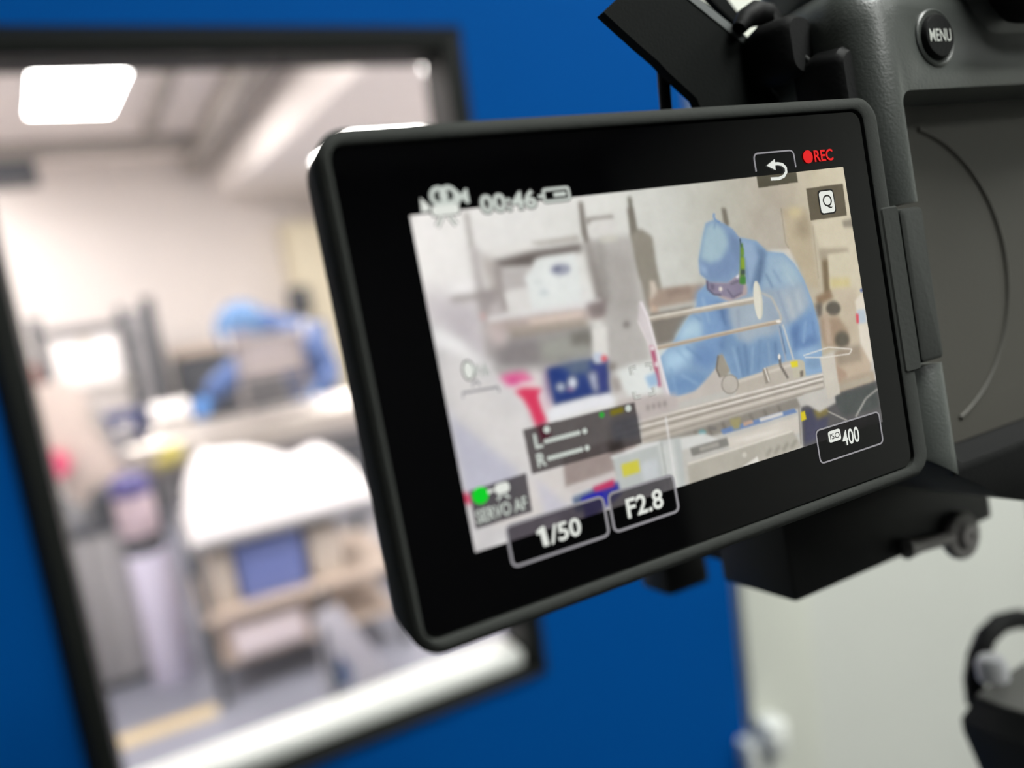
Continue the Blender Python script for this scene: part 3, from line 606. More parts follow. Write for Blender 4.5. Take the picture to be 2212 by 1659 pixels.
# ---- icons and lettering of the on-screen display
g_white = glow('display_white', (226, 229, 222), 1.0); g_grey = glow('display_grey', (150, 148, 152), 1.0); g_red = glow('display_red', (226, 20, 24), 1.0)
g_green = glow('display_green', (12, 206, 40), 1.0); g_dkgreen = glow('display_dim_green', (50, 160, 58), 1.0); g_black = glow('display_black', (26, 24, 22), 1.0); g_dim = glow('display_dim_white', (200, 207, 200), 1.0); g_halo = glow('display_halo', (74, 72, 70), 1.0)
def flat(name, polys, m, w=0.06, parent=None, t=0.03):
    """thin raised print: polygons in (u, v) mm"""
    bm = bmesh.new()
    for P in polys:
        a = [bm.verts.new(mm(p[0], p[1], w)) for p in P]; b = [bm.verts.new(mm(p[0], p[1], w + t)) for p in P]; n = len(P)
        bm.faces.new(a[::-1]); bm.faces.new(b)
        for i in range(n): bm.faces.new((a[i], a[(i + 1) % n], b[(i + 1) % n], b[i]))
    return fin(name, bm, m, parent or disp, 30)
def uv(p): q = loc(*p); return (q.x, q.y)
def ribbon(pts, wid, closed=False):
    """list of quads following a polyline (u, v)"""
    P = [Vector(p) for p in pts]; n = len(P); L = []
    for i in range(n):
        a = P[i - 1] if (closed or i > 0) else P[i]; b = P[(i + 1) % n] if (closed or i < n - 1) else P[i]
        t = (b - a).normalized(); nn = Vector((-t.y, t.x)) * wid / 2; L.append((P[i] + nn, P[i] - nn))
    return [[L[i][0], L[i][1], L[(i + 1) % n][1], L[(i + 1) % n][0]] for i in range(n if closed else n - 1)]
def disc(c, r, n=20, ry=None): return [(c[0] + r * math.cos(2 * math.pi * i / n), c[1] + (ry or r) * math.sin(2 * math.pi * i / n)) for i in range(n)]
def text_mesh(s, thick=0.0, align='LEFT'):
    cu = bpy.data.curves.new('lettering', 'FONT'); cu.body = s; cu.size = 1.0; cu.offset = thick; cu.extrude = 0.0; cu.resolution_u = 4
    o = bpy.data.objects.new('lettering', cu); COL.objects.link(o); me = modified_mesh(o); bpy.data.objects.remove(o, do_unlink=True); me.materials.clear(); return me
def letters(s, u0, v0, u1, v1, m, w=0.10, thick=0.0, parent=None, name='lettering'):
    me = text_mesh(s, thick); n = len(me.vertices); co = np.zeros(n * 3, np.float32); me.vertices.foreach_get('co', co); co = co.reshape(-1, 3)
    lo, hi = co.min(0), co.max(0); out = np.zeros_like(co)
    out[:, 0] = (u0 + (co[:, 0] - lo[0]) / (hi[0] - lo[0]) * (u1 - u0)) * 0.001
    out[:, 1] = (v0 + (co[:, 1] - lo[1]) / (hi[1] - lo[1]) * (v1 - v0)) * 0.001; out[:, 2] = w * 0.001
    me.vertices.foreach_set('co', out.ravel()); me.update(); return link(name, me, m, parent or disp)
def tx(s, bl, br, tl, m, thick=0.0, w=0.10, name='lettering', halo=0.0):
    a, b, c = uv(bl), uv(br), uv(tl); q = ((a[0] + c[0]) / 2, (a[1] + b[1]) / 2, b[0], c[1]); e = halo
    if halo: letters(s, q[0] - e, q[1] - e, q[2] + e, q[3] + e, g_halo, w - 0.03, thick + 0.045, name='lettering_shadow')
    return letters(s, *q, m, w, thick, name=name)
def rbox(tl, tr, br, bl):
    a, b, c, d = map(uv, (tl, tr, br, bl)); return (a[0] + d[0]) / 2, (c[1] + d[1]) / 2, (b[0] + c[0]) / 2, (a[1] + b[1]) / 2
def outline(name, q, r, wid, m):
    u0, v0, u1, v1 = rbox(*q); return flat(name, ribbon(rrect((u0 + u1) / 2, (v0 + v1) / 2, (u1 - u0) / 2, (v1 - v0) / 2, r, 4), wid, True), m)
outline('button_outline', ((1092, 1137), (1298, 1072), (1318, 1153), (1108, 1227)), 0.7, 0.30, g_grey)
outline('button_outline', ((1313, 1065), (1452, 1027), (1467, 1102), (1327, 1151)), 0.7, 0.30, g_grey)
outline('button_outline', ((1761, 931), (1896, 889), (1908, 956), (1772, 1002)), 0.7, 0.22, g_grey)
u0, v0, u1, v1 = rbox((1627, 333), (1713, 324), (1723, 395), (1638, 407))
hp = rrect((u0 + u1) / 2, (v0 + v1) / 2, (u1 - u0) / 2, (v1 - v0) / 2, 0.7, 4)
flat('button_outline', ribbon([(u1, v0 + 2.2)] + hp[:10] + [(u0, v0 + 2.2)], 0.2), g_grey)
tx('/50', (1190, 1176), (1257, 1154), (1184, 1136), g_white, 0.022); one = [uv(p) for p in ((1174, 1180), (1166, 1151), (1160, 1156), (1158, 1148), (1168, 1138), (1175, 1136), (1186, 1177))]; flat('lettering', [one], g_white, 0.08); tx('F2.8', (1356, 1121), (1434, 1095), (1350, 1078), g_white, 0.02)
tx('400', (1820, 964), (1857, 954), (1817, 931), g_white, 0.012); tx('00:46', (1040, 466), (1160, 446), (1034, 422), g_dim, 0.025, halo=0.16)
tx('REC', (1758, 350), (1800, 347), (1757, 325), g_red, 0.02); tx('SERVO AF', (1031, 1131), (1140, 1100), (1026, 1103), g_dim, 0.02, halo=0.1)
tx('L', (1156, 970), (1173, 966), (1151, 938), g_dim, 0.03); tx('R', (1162, 1010), (1181, 1004), (1157, 981), g_dim, 0.03)
tx('M', (984, 442), (1014, 439), (980, 411), g_dim, 0.03)
c = uv((1744.5, 339)); flat('record_dot', [disc(c, 0.92)], g_red); c = uv((1037, 1070)); flat('focus_dot', [disc(c, 0.98)], g_green, 0.1)
c = uv((1299, 896)); flat('level_dot', [disc(c, 0.36)], g_dkgreen, 0.1)
for p0, p1, pe_ in (((1179, 953), (1248, 935), (1262, 930)), ((1186, 990), (1254, 971), (1267, 966))):
    a, b = uv(p0), uv(p1)
    for i in range(9): flat('level_dot', [disc((a[0] + (b[0] - a[0]) * i / 8, (a[1] + b[1]) / 2), 0.29, 10)], g_dim, 0.1)
    c = uv(pe_); flat('level_dot', [disc((c[0], (a[1] + b[1]) / 2), 0.34, 12)], g_dim, 0.1)
for p in ((1180, 928), (1356, 882)): c = uv(p); flat('level_dot', [disc(c, 0.42, 12)], g_dim, 0.1)
# back arrow
sh = [uv(p) for p in ((1664, 387), (1682, 386), (1692, 381), (1697, 372), (1696, 363), (1689, 356), (1679, 354), (1668, 355))]
flat('back_arrow', ribbon(sh, 0.42) + [[uv(p) for p in ((1655, 358), (1672, 344), (1674, 368))]], g_white, 0.1)
# Q tile
u0, v0, u1, v1 = rbox((1767, 415), (1796, 411), (1804, 457), (1774, 462))
flat('quick_menu_tile', [rrect((u0 + u1) / 2, (v0 + v1) / 2, (u1 - u0) / 2 + .22, (v1 - v0) / 2 + .22, 0.55, 4)], g_black, 0.05); flat('quick_menu_tile', [rrect((u0 + u1) / 2, (v0 + v1) / 2, (u1 - u0) / 2, (v1 - v0) / 2, 0.5, 4)], g_white, 0.09)
letters('Q', u0 + .5, v0 + .55, u1 - .45, v1 - .55, g_black, 0.16)
u0, v0, u1, v1 = rbox((1786, 932), (1813, 926), (1816, 950), (1791, 956)); flat('iso_tile', [rrect((u0 + u1) / 2, (v0 + v1) / 2, (u1 - u0) / 2, (v1 - v0) / 2, 0.35, 4)], g_white, 0.09)
letters('ISO', u0 + .25, v0 + .4, u1 - .25, v1 - .4, g_black, 0.16)
# movie icon, battery, small movie icon, stabiliser icon, focus corners
u0, v0, u1, v1 = rbox((930, 445), (990, 440), (992, 462), (934, 468))
flat('movie_icon_shadow', [rrect((u0 + u1) / 2, (v0 + v1) / 2, (u1 - u0) / 2 + .14, (v1 - v0) / 2 + .14, 0.4, 3)], g_halo, 0.05)
flat('movie_icon', [rrect((u0 + u1) / 2, (v0 + v1) / 2, (u1 - u0) / 2, (v1 - v0) / 2, 0.4, 3)], g_white, 0.1)
flat('movie_icon', [[uv(p) for p in ((907, 428), (910, 459), (928, 456), (927, 446))]], g_white, 0.1)
for p in ((947, 424), (968, 422)): flat('movie_icon', ribbon(disc(uv(p), 0.85, 16), 0.5, True), g_dim, 0.1)
for a, b in (((954, 468), (944, 490)), ((970, 467), (986, 486))): flat('movie_icon_shadow', ribbon([uv(a), uv(b)], 0.62), g_halo, 0.05); flat('movie_icon', ribbon([uv(a), uv(b)], 0.36), g_white, 0.1)
u0, v0, u1, v1 = rbox((1172, 411), (1226, 405), (1230, 430), (1176, 437)); flat('battery_icon_shadow', ribbon(rrect((u0 + u1) / 2, (v0 + v1) / 2, (u1 - u0) / 2, (v1 - v0) / 2, 0.25, 3), 0.55, True), g_halo, 0.05); flat('battery_icon', ribbon(rrect((u0 + u1) / 2, (v0 + v1) / 2, (u1 - u0) / 2, (v1 - v0) / 2, 0.25, 3), 0.3, True), g_dim, 0.1)
flat('battery_icon', [[(u0 - .75, v0 + .5), (u0 - .2, v0 + .5), (u0 - .2, v1 - .5), (u0 - .75, v1 - .5)]], g_dim, 0.1); flat('battery_icon', [[(u1 - 2.1, v0 + .45), (u1 - .45, v0 + .45), (u1 - .45, v1 - .45), (u1 - 2.1, v1 - .45)]], g_dim, 0.1)
u0, v0, u1, v1 = rbox((1066, 1046), (1098, 1040), (1101, 1062), (1070, 1068)); flat('servo_icon', [rrect((u0 + u1) / 2, (v0 + v1) / 2, (u1 - u0) / 2, (v1 - v0) / 2, 0.45, 3), [(u0 - .9, v0 + .3), (u0, v0 + .6), (u0, v1 - .5), (u0 - .9, v1 - .3)]], g_white, 0.1)
for a, b in (((1082, 1068), (1074, 1080)), ((1088, 1067), (1100, 1075))): flat('servo_icon', ribbon([uv(a), uv(b)], 0.28), g_dim, 0.1)
flat('stabiliser_icon_shadow', [disc(uv((1011, 800)), 0.78, 14, 1.2)], g_halo, 0.05); flat('stabiliser_icon_shadow', ribbon([uv(p) for p in ((1023, 789), (1028, 812), (1034, 790), (1040, 811), (1046, 788), (1053, 810))], 0.5), g_halo, 0.05); flat('stabiliser_icon', [disc(uv((1011, 800)), 0.6, 14, 1.0)], g_white, 0.1); flat('stabiliser_icon', ribbon([uv(p) for p in ((1023, 789), (1028, 812), (1034, 790), (1040, 811), (1046, 788), (1053, 810))], 0.32), g_dim, 0.1)
flat('stabiliser_icon', ribbon([uv(p) for p in ((1019, 834), (1027, 821), (1036, 832))], 0.3), g_grey, 0.1); flat('stabiliser_icon', ribbon([uv(p) for p in ((1000, 860), (998, 849), (1075, 836), (1078, 847))], 0.3), g_grey, 0.1)
for p, d1, d2 in (((1361, 796), (12, -3), (3, 14)), ((1405, 786), (-12, 3), (3, 14)), ((1413, 850), (-12, 3), (-3, -14)), ((1371, 860), (12, -3), (-3, -14))):
    flat('focus_corner_shadow', ribbon([uv((p[0] + d1[0], p[1] + d1[1])), uv(p), uv((p[0] + d2[0], p[1] + d2[1]))], 0.42), g_halo, 0.05); flat('focus_corner', ribbon([uv((p[0] + d1[0], p[1] + d1[1])), uv(p), uv((p[0] + d2[0], p[1] + d2[1]))], 0.22), g_white, 0.1)

# ------------------------------------------------------------------ camera body
def cutter(lo, hi, bev=0.0, seg=4, only=None):
    bm = bmesh.new(); bmesh.ops.create_cube(bm, size=1.0); lo, hi = mm(lo), mm(hi)
    bmesh.ops.scale(bm, vec=hi - lo, verts=bm.verts); bmesh.ops.translate(bm, vec=(hi + lo) / 2, verts=bm.verts)
    if bev > 0:
        ed = [e for e in bm.edges if only is None or only(e)]
        bmesh.ops.bevel(bm, geom=ed, offset=bev * 0.001, segments=seg, profile=0.5, affect='EDGES')
    me = bpy.data.meshes.new('cut'); bm.to_mesh(me); bm.free(); o = bpy.data.objects.new('cut', me); COL.objects.link(o); return o
def edge_is(e, axis): d = (e.verts[0].co - e.verts[1].co); return abs(d[axis]) > 0.9 * d.length
def body_mesh():
    U0, U1, V0, V1, W0, W1 = 43.0, 180.0, -46.0, 50.0, -27.0, -1.2
    bm = bmesh.new(); bmesh.ops.create_cube(bm, size=1.0); lo, hi = mm(U0, V0, W0), mm(U1, V1, W1)
    bmesh.ops.scale(bm, vec=hi - lo, verts=bm.verts); bmesh.ops.translate(bm, vec=(hi + lo) / 2, verts=bm.verts)
    bmesh.ops.bevel(bm, geom=[e for e in bm.edges if edge_is(e, 1) and e.verts[0].co.x < 0.1 and e.verts[0].co.z > -0.01], offset=0.0068, segments=10, profile=0.5, affect='EDGES')
    ed = [e for e in bm.edges if all(v.co.y < V0 * 0.001 + 1e-6 for v in e.verts)]
    bmesh.ops.bevel(bm, geom=ed, offset=0.0125, segments=4, profile=0.5, affect='EDGES')
    ed = [e for e in bm.edges if all(v.co.y > V1 * 0.001 - 1e-6 for v in e.verts)]
    bmesh.ops.bevel(bm, geom=ed, offset=0.0095, segments=6, profile=0.5, affect='EDGES')
    bmesh.ops.bisect_plane(bm, geom=bm.verts[:] + bm.edges[:] + bm.faces[:], plane_co=(0, -0.0272, 0), plane_no=(0, 1, 0))
    bmesh.ops.recalc_face_normals(bm, faces=bm.faces[:])
    me = bpy.data.meshes.new('camera_body'); bm.to_mesh(me); bm.free(); o = link('camera_body', me, m_body, None)
    cuts = [cutter((49.8, -29.4, -10.5), (134.5, 29.4, 5), 2.0, 5, lambda e: edge_is(e, 2)), cutter((39, -12.9, -10.5), (50.5, 12.4, 6)),
            cutter((59.4 - 4.1, 33.2, -3.6), (59.4 + 4.1, 41.4, 5), 4.05, 8, lambda e: edge_is(e, 2))]
    cb = bmesh.new(); cp = [(30, -20), (43, -26.0), (50, -31.2), (60, -37.2), (72, -41.8), (86, -45.6), (100, -49), (30, -62)]
    ca = [cb.verts.new(mm(p[0], p[1], 8)) for p in cp]; cz = [cb.verts.new(mm(p[0], p[1], -40)) for p in cp]; cb.faces.new(ca); cb.faces.new(cz[::-1])
    for i in range(8): cb.faces.new((ca[i], ca[(i + 1) % 8], cz[(i + 1) % 8], cz[i]))
    bmesh.ops.recalc_face_normals(cb, faces=cb.faces[:]); cme = bpy.data.meshes.new('cut'); cb.to_mesh(cme); cb.free(); co_ = bpy.data.objects.new('cut', cme); COL.objects.link(co_); cuts.append(co_)
    for c in cuts:
        md = o.modifiers.new('b', 'BOOLEAN'); md.object = c; md.operation = 'DIFFERENCE'; md.solver = 'EXACT'
    bv = o.modifiers.new('v', 'BEVEL'); bv.width = 0.00045; bv.segments = 2; bv.limit_method = 'ANGLE'; bv.angle_limit = math.radians(50)
    apply_mods(o, 35)
    for c in cuts: bpy.data.objects.remove(c, do_unlink=True)
    o.data.materials.append(m_rubber)  # black on the lower body faces stands in for the shade there
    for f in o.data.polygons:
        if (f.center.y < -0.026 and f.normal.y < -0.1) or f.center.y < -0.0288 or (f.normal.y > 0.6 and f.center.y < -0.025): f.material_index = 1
    o.parent = CAMERA; return o
body = body_mesh()
# recess floor plate with its curved ridge
rec = loops('recess_plate', [(rrect(92.1, 0, 42.1, 29.2, 1.8), -10.6), (rrect(92.1, 0, 42.1, 29.2, 1.8), -9.9)], m_recess, body)
RC, RR = (56.0, 0.0), 27.3
tube('recess_ridge', [mm(RC[0] + RR * math.cos(math.radians(a)), RC[1] + RR * 0.97 * math.sin(math.radians(a)), -9.95) for a in range(-72, 73, 4)], 0.00050, m_recess, body, 8)
# hinge
hb = loops('hinge_block', [(rrect(46.9, -0.25, 2.75, 11.9, 0.8), -9.5), (rrect(46.9, -0.25, 2.75, 11.9, 0.8), -1.3), (rrect(46.9, -0.25, 2.5, 11.7, 0.7), -0.5), (rrect(46.9, -0.25, 2.0, 11.2, 0.5), -0.25)], m_bezel, body)
loops('hinge_arm', [(rrect(40.9, -0.25, 1.9, 12.4, 0.5), -6), (rrect(40.9, -0.25, 1.9, 12.4, 0.5), 0.35), (rrect(40.9, -0.25, 1.65, 12.15, 0.4), 0.62)], m_bezel, disp)
# menu button
MU, MV = 59.4, 37.3
mb = lathe('menu_button', [(0.0, -3.4), (3.55, -3.4), (3.55, 0.1), (3.3, 0.45), (2.6, 0.55), (0, 0.6)][0:0] or [(0.0, -0.0034), (0.0035, -0.0034), (0.0035, 0.0), (0.0032, 0.0004), (0.0024, 0.0005), (0, 0.0005)], m_rubber, body, base=mm(MU, MV, -0.6), axis=(0, 0, 1), n=36)
letters('MENU', MU - 2.75, MV - 1.0, MU + 2.35, MV + 0.95, m_print, -0.02, 0.008, mb)
lathe('button_ring', [(0.0039, -0.0002), (0.0045, -0.0002), (0.0045, 0.0002), (0.0042, 0.0004), (0.0039, 0.0002)], m_body, body, base=mm(MU, MV, -1.2), axis=(0, 0, 1), n=36)
# screw hole under the recess
lathe('screw', [(0.0, 0), (0.0009, 0), (0.0009, 0.0004), (0.0006, 0.0005), (0.0005, 0.0002), (0, 0.0002)], m_metal, body, base=mm(*loc(2062, 1018, -2.0)), axis=(0, -0.5, 1), n=16)
# eyecup and viewfinder hump
vf = loops('viewfinder_hump', [(rrect(104, 53, 36, 17, 6), -24), (rrect(104, 53, 35, 16, 6), -2), (rrect(104, 54, 33, 14, 6), 0.5)], m_body, body)
loops('eyecup', [(rrect(100, 58, 30, 19, 9), 0), (rrect(100, 58, 31, 20, 10), 4), (rrect(100, 58, 30, 19, 10), 9), (rrect(100, 58, 24, 14, 8), 9.5), (rrect(100, 58, 22, 12, 8), 5)], m_rubber, body)
# top cover seam and shoulder
loops('top_cover', [(rrect(111, -12, 69.5, 12.5, 4), 0)][0:0] or [(rrect(113, 50.4, 66.0, 3.0, 2.2), -25), (rrect(113, 50.4, 66.6, 3.4, 2.6), -18), (rrect(113, 49.6, 66.0, 3.0, 2.4), -9.5), (rrect(113, 49.2, 65.4, 2.4, 2.0), -8.6)], m_body, body)
# strap lug on the shoulder
lug = loops('strap_lug', [(rrect(40.4, 40.6, 3.0, 4.4, 2.4), -19.5), (rrect(40.4, 40.6, 3.6, 5.0, 2.8), -16.5), (rrect(40.9, 40.4, 3.0, 4.8, 2.6), -11.5), (rrect(41.2, 40.2, 2.4, 4.2, 2.0), -10.5)], m_rubber, body)
tube('lug_pin', [mm(43.8, 38.5, -13), mm(41.5, 38.0, -10.8), mm(41.8, 36.5, -9.9)], 0.0006, m_metal, body)
loops('port_cover', [(rrect(44.0, 30.5, 3.2, 7.4, 2.2), -13), (rrect(44.0, 30.5, 3.4, 7.8, 2.4), -9), (rrect(44.3, 30.3, 3.0, 7.4, 2.4), -5.2), (rrect(44.5, 30.2, 2.4, 6.6, 2.0), -4.4)], m_rubber, body)
# neck strap: flat webbing that leaves the lug up and to the left
SW = -19.0
def strap_piece(name, pts_lo, pts_hi, w_lo, w_hi, thick, m, parent):
    """webbing band between two edges (u, v), thickness along w"""
    bm = bmesh.new(); R_ = []
    n = len(pts_lo)
    for i in range(n):
        w = w_lo + (w_hi - w_lo) * i / (n - 1); a, b = pts_lo[i], pts_hi[i]
        R_.append([bm.verts.new(mm(a[0], a[1], w)), bm.verts.new(mm(b[0], b[1], w)), bm.verts.new(mm(b[0], b[1], w - thick)), bm.verts.new(mm(a[0], a[1], w - thick))])
    for p, q in zip(R_, R_[1:]):
        for j in range(4): bm.faces.new((p[j], p[(j + 1) % 4], q[(j + 1) % 4], q[j]))
    bm.faces.new(R_[0][::-1]); bm.faces.new(R_[-1]); return fin(name, bm, m, parent, 30)
def l2(p, w): q = loc(p[0], p[1], w); return (q.x, q.y)
n_s = 9
lo_px = [(1304, 26), (1345, 64), (1385, 100), (1421, 131), (1446, 158), (1468, 178), (1490, 198), (1505, 212), (1516, 240)]
hi_px = [(1405, -68), (1450, -32), (1490, 0), (1530, 32), (1570, 64), (1610, 96), (1642, 122), (1655, 160), (1700, 222)]
strap = strap_piece('neck_strap', [l2(p, SW) for p in lo_px], [l2(p, SW) for p in hi_px], SW, SW, 1.9, m_strap, CAMERA)
e_px = hi_px[1:7]
strap_piece('strap_edge', [l2(p, SW + 0.15) for p in e_px], [l2((p[0] + 13, p[1] - 9), SW + 0.15) for p in e_px], SW + .15, SW + .15, 1.7, m_strap_edge, strap)  # highlight on the webbing's upward edge put into a light grey strip
tube('strap_piping', [mm(*loc(x, y, SW + 0.4)) for x, y in ((1636, 116), (1646, 128), (1650, 146), (1653, 165), (1660, 182), (1672, 198), (1688, 214), (1700, 226))], 0.00024, m_strap_edge, strap, 6)
b_lo = [(1530, -10), (1552, 14), (1578, 40), (1604, 62)]; b_hi = [(1560, -20), (1578, 6), (1600, 34), (1622, 56)]
strap_piece('strap_loop', [l2(p, -30) for p in b_lo], [l2(p, -30) for p in b_hi], -30, -30, 1.6, m_strap, strap)
tube('strap_keeper', [mm(*loc(x, y, -17)) for x, y in ((1596, 62), (1610, 40), (1632, 28), (1655, 32), (1668, 50), (1664, 80), (1650, 104))], [0.0012, 0.0017, 0.002, 0.002, 0.002, 0.002, 0.0018], m_rubber, strap, 10)
tube('audio_cable', [mm(*loc(x, y, -24)) for x, y in ((1430, 118), (1432, 150), (1435, 190), (1438, 230), (1441, 300), (1440, 420), (1432, 560))], 0.00105, m_rubber, CAMERA, 12)
# lens, hidden behind the display from here
lathe('lens', [(0.0, 0.0), (0.036, 0.0), (0.036, 0.012), (0.039, 0.016), (0.040, 0.055), (0.0385, 0.058), (0.0385, 0.085), (0.041, 0.09), (0.041, 0.112), (0.037, 0.114), (0.034, 0.106), (0, 0.104)], m_rubber, CAMERA, base=mm(108, 0, -27), axis=(0, 0, -1), n=40)

# ------------------------------------------------------------------ tripod that carries the camera
TRI = empty('tripod'); TRI.matrix_world = Matrix.Translation(CAMERA.matrix_world @ mm(106, 0, -45)); TRI.location.z = 0.0; TRI.rotation_euler = (0, 0, 0)
tag(TRI, 'black tripod under the camera with a grey locking knob on its clamp', 'tripod')
bpy.context.view_layer.update()
# parts near the camera are placed in the camera's axes
TM = TRI.matrix_world.inverted() @ CAMERA.matrix_world
def tri(o, sub=None):
    o.parent = sub or TRI
    if sub is None: o.matrix_local = TM
    return o
cl = tri(box('clamp_block', mm(43.8, -58.2, -56), mm(106, -41.8, -35), m_metal, None, 0.0007))
tri(box('clamp_rail', mm(46, -55.5, -74), mm(206, -44.0, -54), m_metal, None, 0.002))
tri(box('clamp_jaw', mm(43, -66.5, -88), mm(56, -46, -76), m_metal, None, 0.0015))
kn = tri(lathe('locking_knob', [(0.0, 0), (0.0050, 0), (0.0053, 0.0005), (0.0053, 0.0018), (0.0049, 0.0024), (0.0028, 0.0024), (0.0026, 0.003), (0.0010, 0.0031), (0.0007, 0.0026), (0, 0.0026)], m_knob, None, base=mm(93.2, -58.6, -35.5), axis=(0, 0, 1), n=32))
lathe('knob_bolt', [(0.0, 0), (0.0024, 0), (0.0024, 0.0008), (0.0010, 0.0010), (0.0009, 0.0003), (0, 0.0003)], mat('light_grey_bolt', (176, 172, 170), 0.45), kn, base=mm(93.2, -58.6, -32.6), axis=(0, 0, 1), n=20)
tube('knob_lever', [mm(89.5, -58.2, -34), mm(85, -57.6, -34), mm(79, -57.0, -34), mm(75.0, -56.4, -34)], [0.0016, 0.0013, 0.0014, 0.0022], m_knob, kn, 12)
# head below: faceted pan block with a cable loop
def tl(px, py, w): return mm(*loc(px, py, w))
def locv(px, py, v):
    d = RL.transposed() @ Vector(((px - CX) / F_PX, (py - CY) / F_PX, 1.0)); o = -(RL.transposed() @ TL); return o + d * ((v - o.y) / d.y)
HV = -112.0
top = [locv(x, y, HV) for x, y in ((2104, 1506), (2150, 1474), (2260, 1402), (2420, 1440), (2400, 1570), (2260, 1562), (2160, 1530))]
def head_mesh():
    bm = bmesh.new(); cen = sum((Vector((p.x, 0, p.z)) for p in top), Vector()) / len(top); rings = []
    for dv, sc in ((0, 0.985), (-0.6, 1.0), (-5.5, 1.24), (-9, 1.24), (-30, 0.92), (-34, 0.8)):
        rings.append([bm.verts.new(mm(cen.x + (p.x - cen.x) * sc, HV + dv, cen.z + (p.z - cen.z) * sc)) for p in top])
    n = len(top)
    for a, b in zip(rings, rings[1:]):
        for j in range(n): bm.faces.new((a[j], a[(j + 1) % n], b[(j + 1) % n], b[j]))
    bm.faces.new(rings[0]); bm.faces.new(rings[-1][::-1]); return fin('pan_head', bm, m_metal, None, 30), cen
hd, hcen = head_mesh(); tri(hd)
prism('head_plate', [mm(hcen.x + (p.x - hcen.x) * 0.95, HV + 0.05, hcen.z + (p.z - hcen.z) * 0.95) for p in top], mm(0, 0.6, 0), mat('dark_grey_head_plate', (92, 92, 88), 0.5), hd)
lathe('head_slot', [(0.0, 0), (0.0032, 0), (0.0032, 0.0008), (0, 0.0009)], m_rubber, hd, base=mm(*loc(2196, 1560, -58)), axis=(0.1, 0.4, 1), n=16)
lathe('blue_ring', [(0.0, 0), (0.0075, 0.0005), (0.008, 0.004), (0.008, 0.012), (0.007, 0.014), (0, 0.0145)], mat('blue_head_accent', (10, 66, 140), 0.4), hd, base=mm(*loc(2215, 1650, -50)), axis=(0.1, 0.9, 0.25), n=24)
lp = [(2110, 1520), (2104, 1470), (2112, 1420), (2130, 1375), (2160, 1346), (2200, 1336), (2245, 1345), (2280, 1376), (2300, 1430), (2305, 1490)]
tri(tube('cable_loop', [tl(x, y, -72) for x, y in lp], 0.0029, m_rubber, None, 14))
tri(lathe('bubble_level', [(0.0, 0), (0.0038, 0.0), (0.004, 0.004), (0.003, 0.006), (0.0, 0.0066)], mat('silver_level', (205, 206, 210), 0.3), None, base=mm(*locv(2196, 1486, HV)) + mm(0, 0.6, -6), axis=(0, 1, 0), n=20))
tri(lathe('head_post', [(0.0, 0), (0.012, 0), (0.012, 0.052), (0.016, 0.056), (0.016, 0.062), (0, 0.062)], mat('grey_head_post', (150, 150, 152), 0.35, 0.6), None, base=mm(190, -108, -66), axis=(0, 1, 0), n=28))
# column and legs
zh = (CAMERA.matrix_world @ mm(120, -120, -62)).z
off = (CAMERA.matrix_world @ mm(190, -130, -66)) - TRI.matrix_world.translation
off = Vector((off.x, off.y, 0))
tube('centre_column', [off + Vector((0, 0, 0.55)), off + Vector((0, 0, zh - 0.015))], 0.014, m_metal, TRI, 20)
lathe('leg_collar', [(0.0, 0), (0.034, 0), (0.036, 0.01), (0.036, 0.045), (0.03, 0.055), (0, 0.055)], m_metal, TRI, base=off + Vector((0, 0, 0.98)), n=24)
for k in range(3):
    a = math.radians(100 + 120 * k); d = Vector((math.cos(a), math.sin(a), 0))
    lg = tube('leg', [off + d * 0.03 + Vector((0, 0, 1.0)), off + d * 0.16 + Vector((0, 0, 0.6)), off + d * 0.34 + Vector((0, 0, 0.025))], [0.014, 0.013, 0.010], m_metal, TRI, 14)
    lathe('rubber_foot', [(0.0, 0), (0.016, 0), (0.014, 0.02), (0.010, 0.035), (0, 0.036)], m_rubber, lg, base=off + d * 0.345, n=16)

# ------------------------------------------------------------------ laboratory seen through the pane
m_steel = mat('brushed_steel', (190, 184, 178), 0.32, 0.75, noise=0.05, nscale=20)
m_greycab = mat('grey_cabinet_paint', (146, 144, 146), 0.5, noise=0.02, nscale=8)
m_dark = mat('dark_grey_rubber', (70, 72, 78), 0.6)
m_beige = mat('beige_laminate', (188, 172, 158), 0.5, noise=0.03, nscale=12)
m_carton = mat('white_carton', (244, 240, 238), 0.7)
m_cloth = mat('white_plastic_sheet', (252, 250, 250), 0.55, bump=0.3, bscale=12, bdist=0.02)
m_suit = mat('blue_cleanroom_suit', (58, 86, 138), 0.75, noise=0.08, nscale=9, sheen=0.2)
m_hood = mat('pale_blue_cleanroom_hood', (84, 118, 160), 0.75, noise=0.06, nscale=12)
m_navy = mat('navy_carton', (34, 46, 96), 0.55)
m_lav = mat('lavender_wrap', (196, 192, 212), 0.5)
m_pink = mat('pink_tape', (214, 86, 120), 0.5)
m_yellow = mat('yellow_label', (206, 196, 110), 0.6)
m_skin = mat('face_skin', (196, 160, 142), 0.6)
m_mask = mat('grey_visor', (140, 134, 150), 0.3)
m_tray = mat('blue_tray_plastic', (112, 126, 186), 0.5)
m_teal = mat('dark_teal_machine_paint', (74, 82, 92), 0.45)
m_salmon = mat('copper_roll', (186, 132, 118), 0.45)
m_line = mat('ochre_floor_tape', (196, 178, 140), 0.6)
m_purple = mat('purple_cap_plastic', (72, 66, 122), 0.5)
m_mauve = mat('mauve_drum', (186, 168, 176), 0.5)
m_cream = mat('cream_panel_paint', (220, 212, 186), 0.6)
def span(x0, y0, x1, y1, Y):
    """world x and z range of something seen across x0..x1, y0..y1 with its front at distance Y"""
    xm, ym = (x0 + x1) / 2, (y0 + y1) / 2
    return at(x0, ym, Y).x, at(x1, ym, Y).x, at(xm, y1, Y).z, at(xm, y0, Y).z
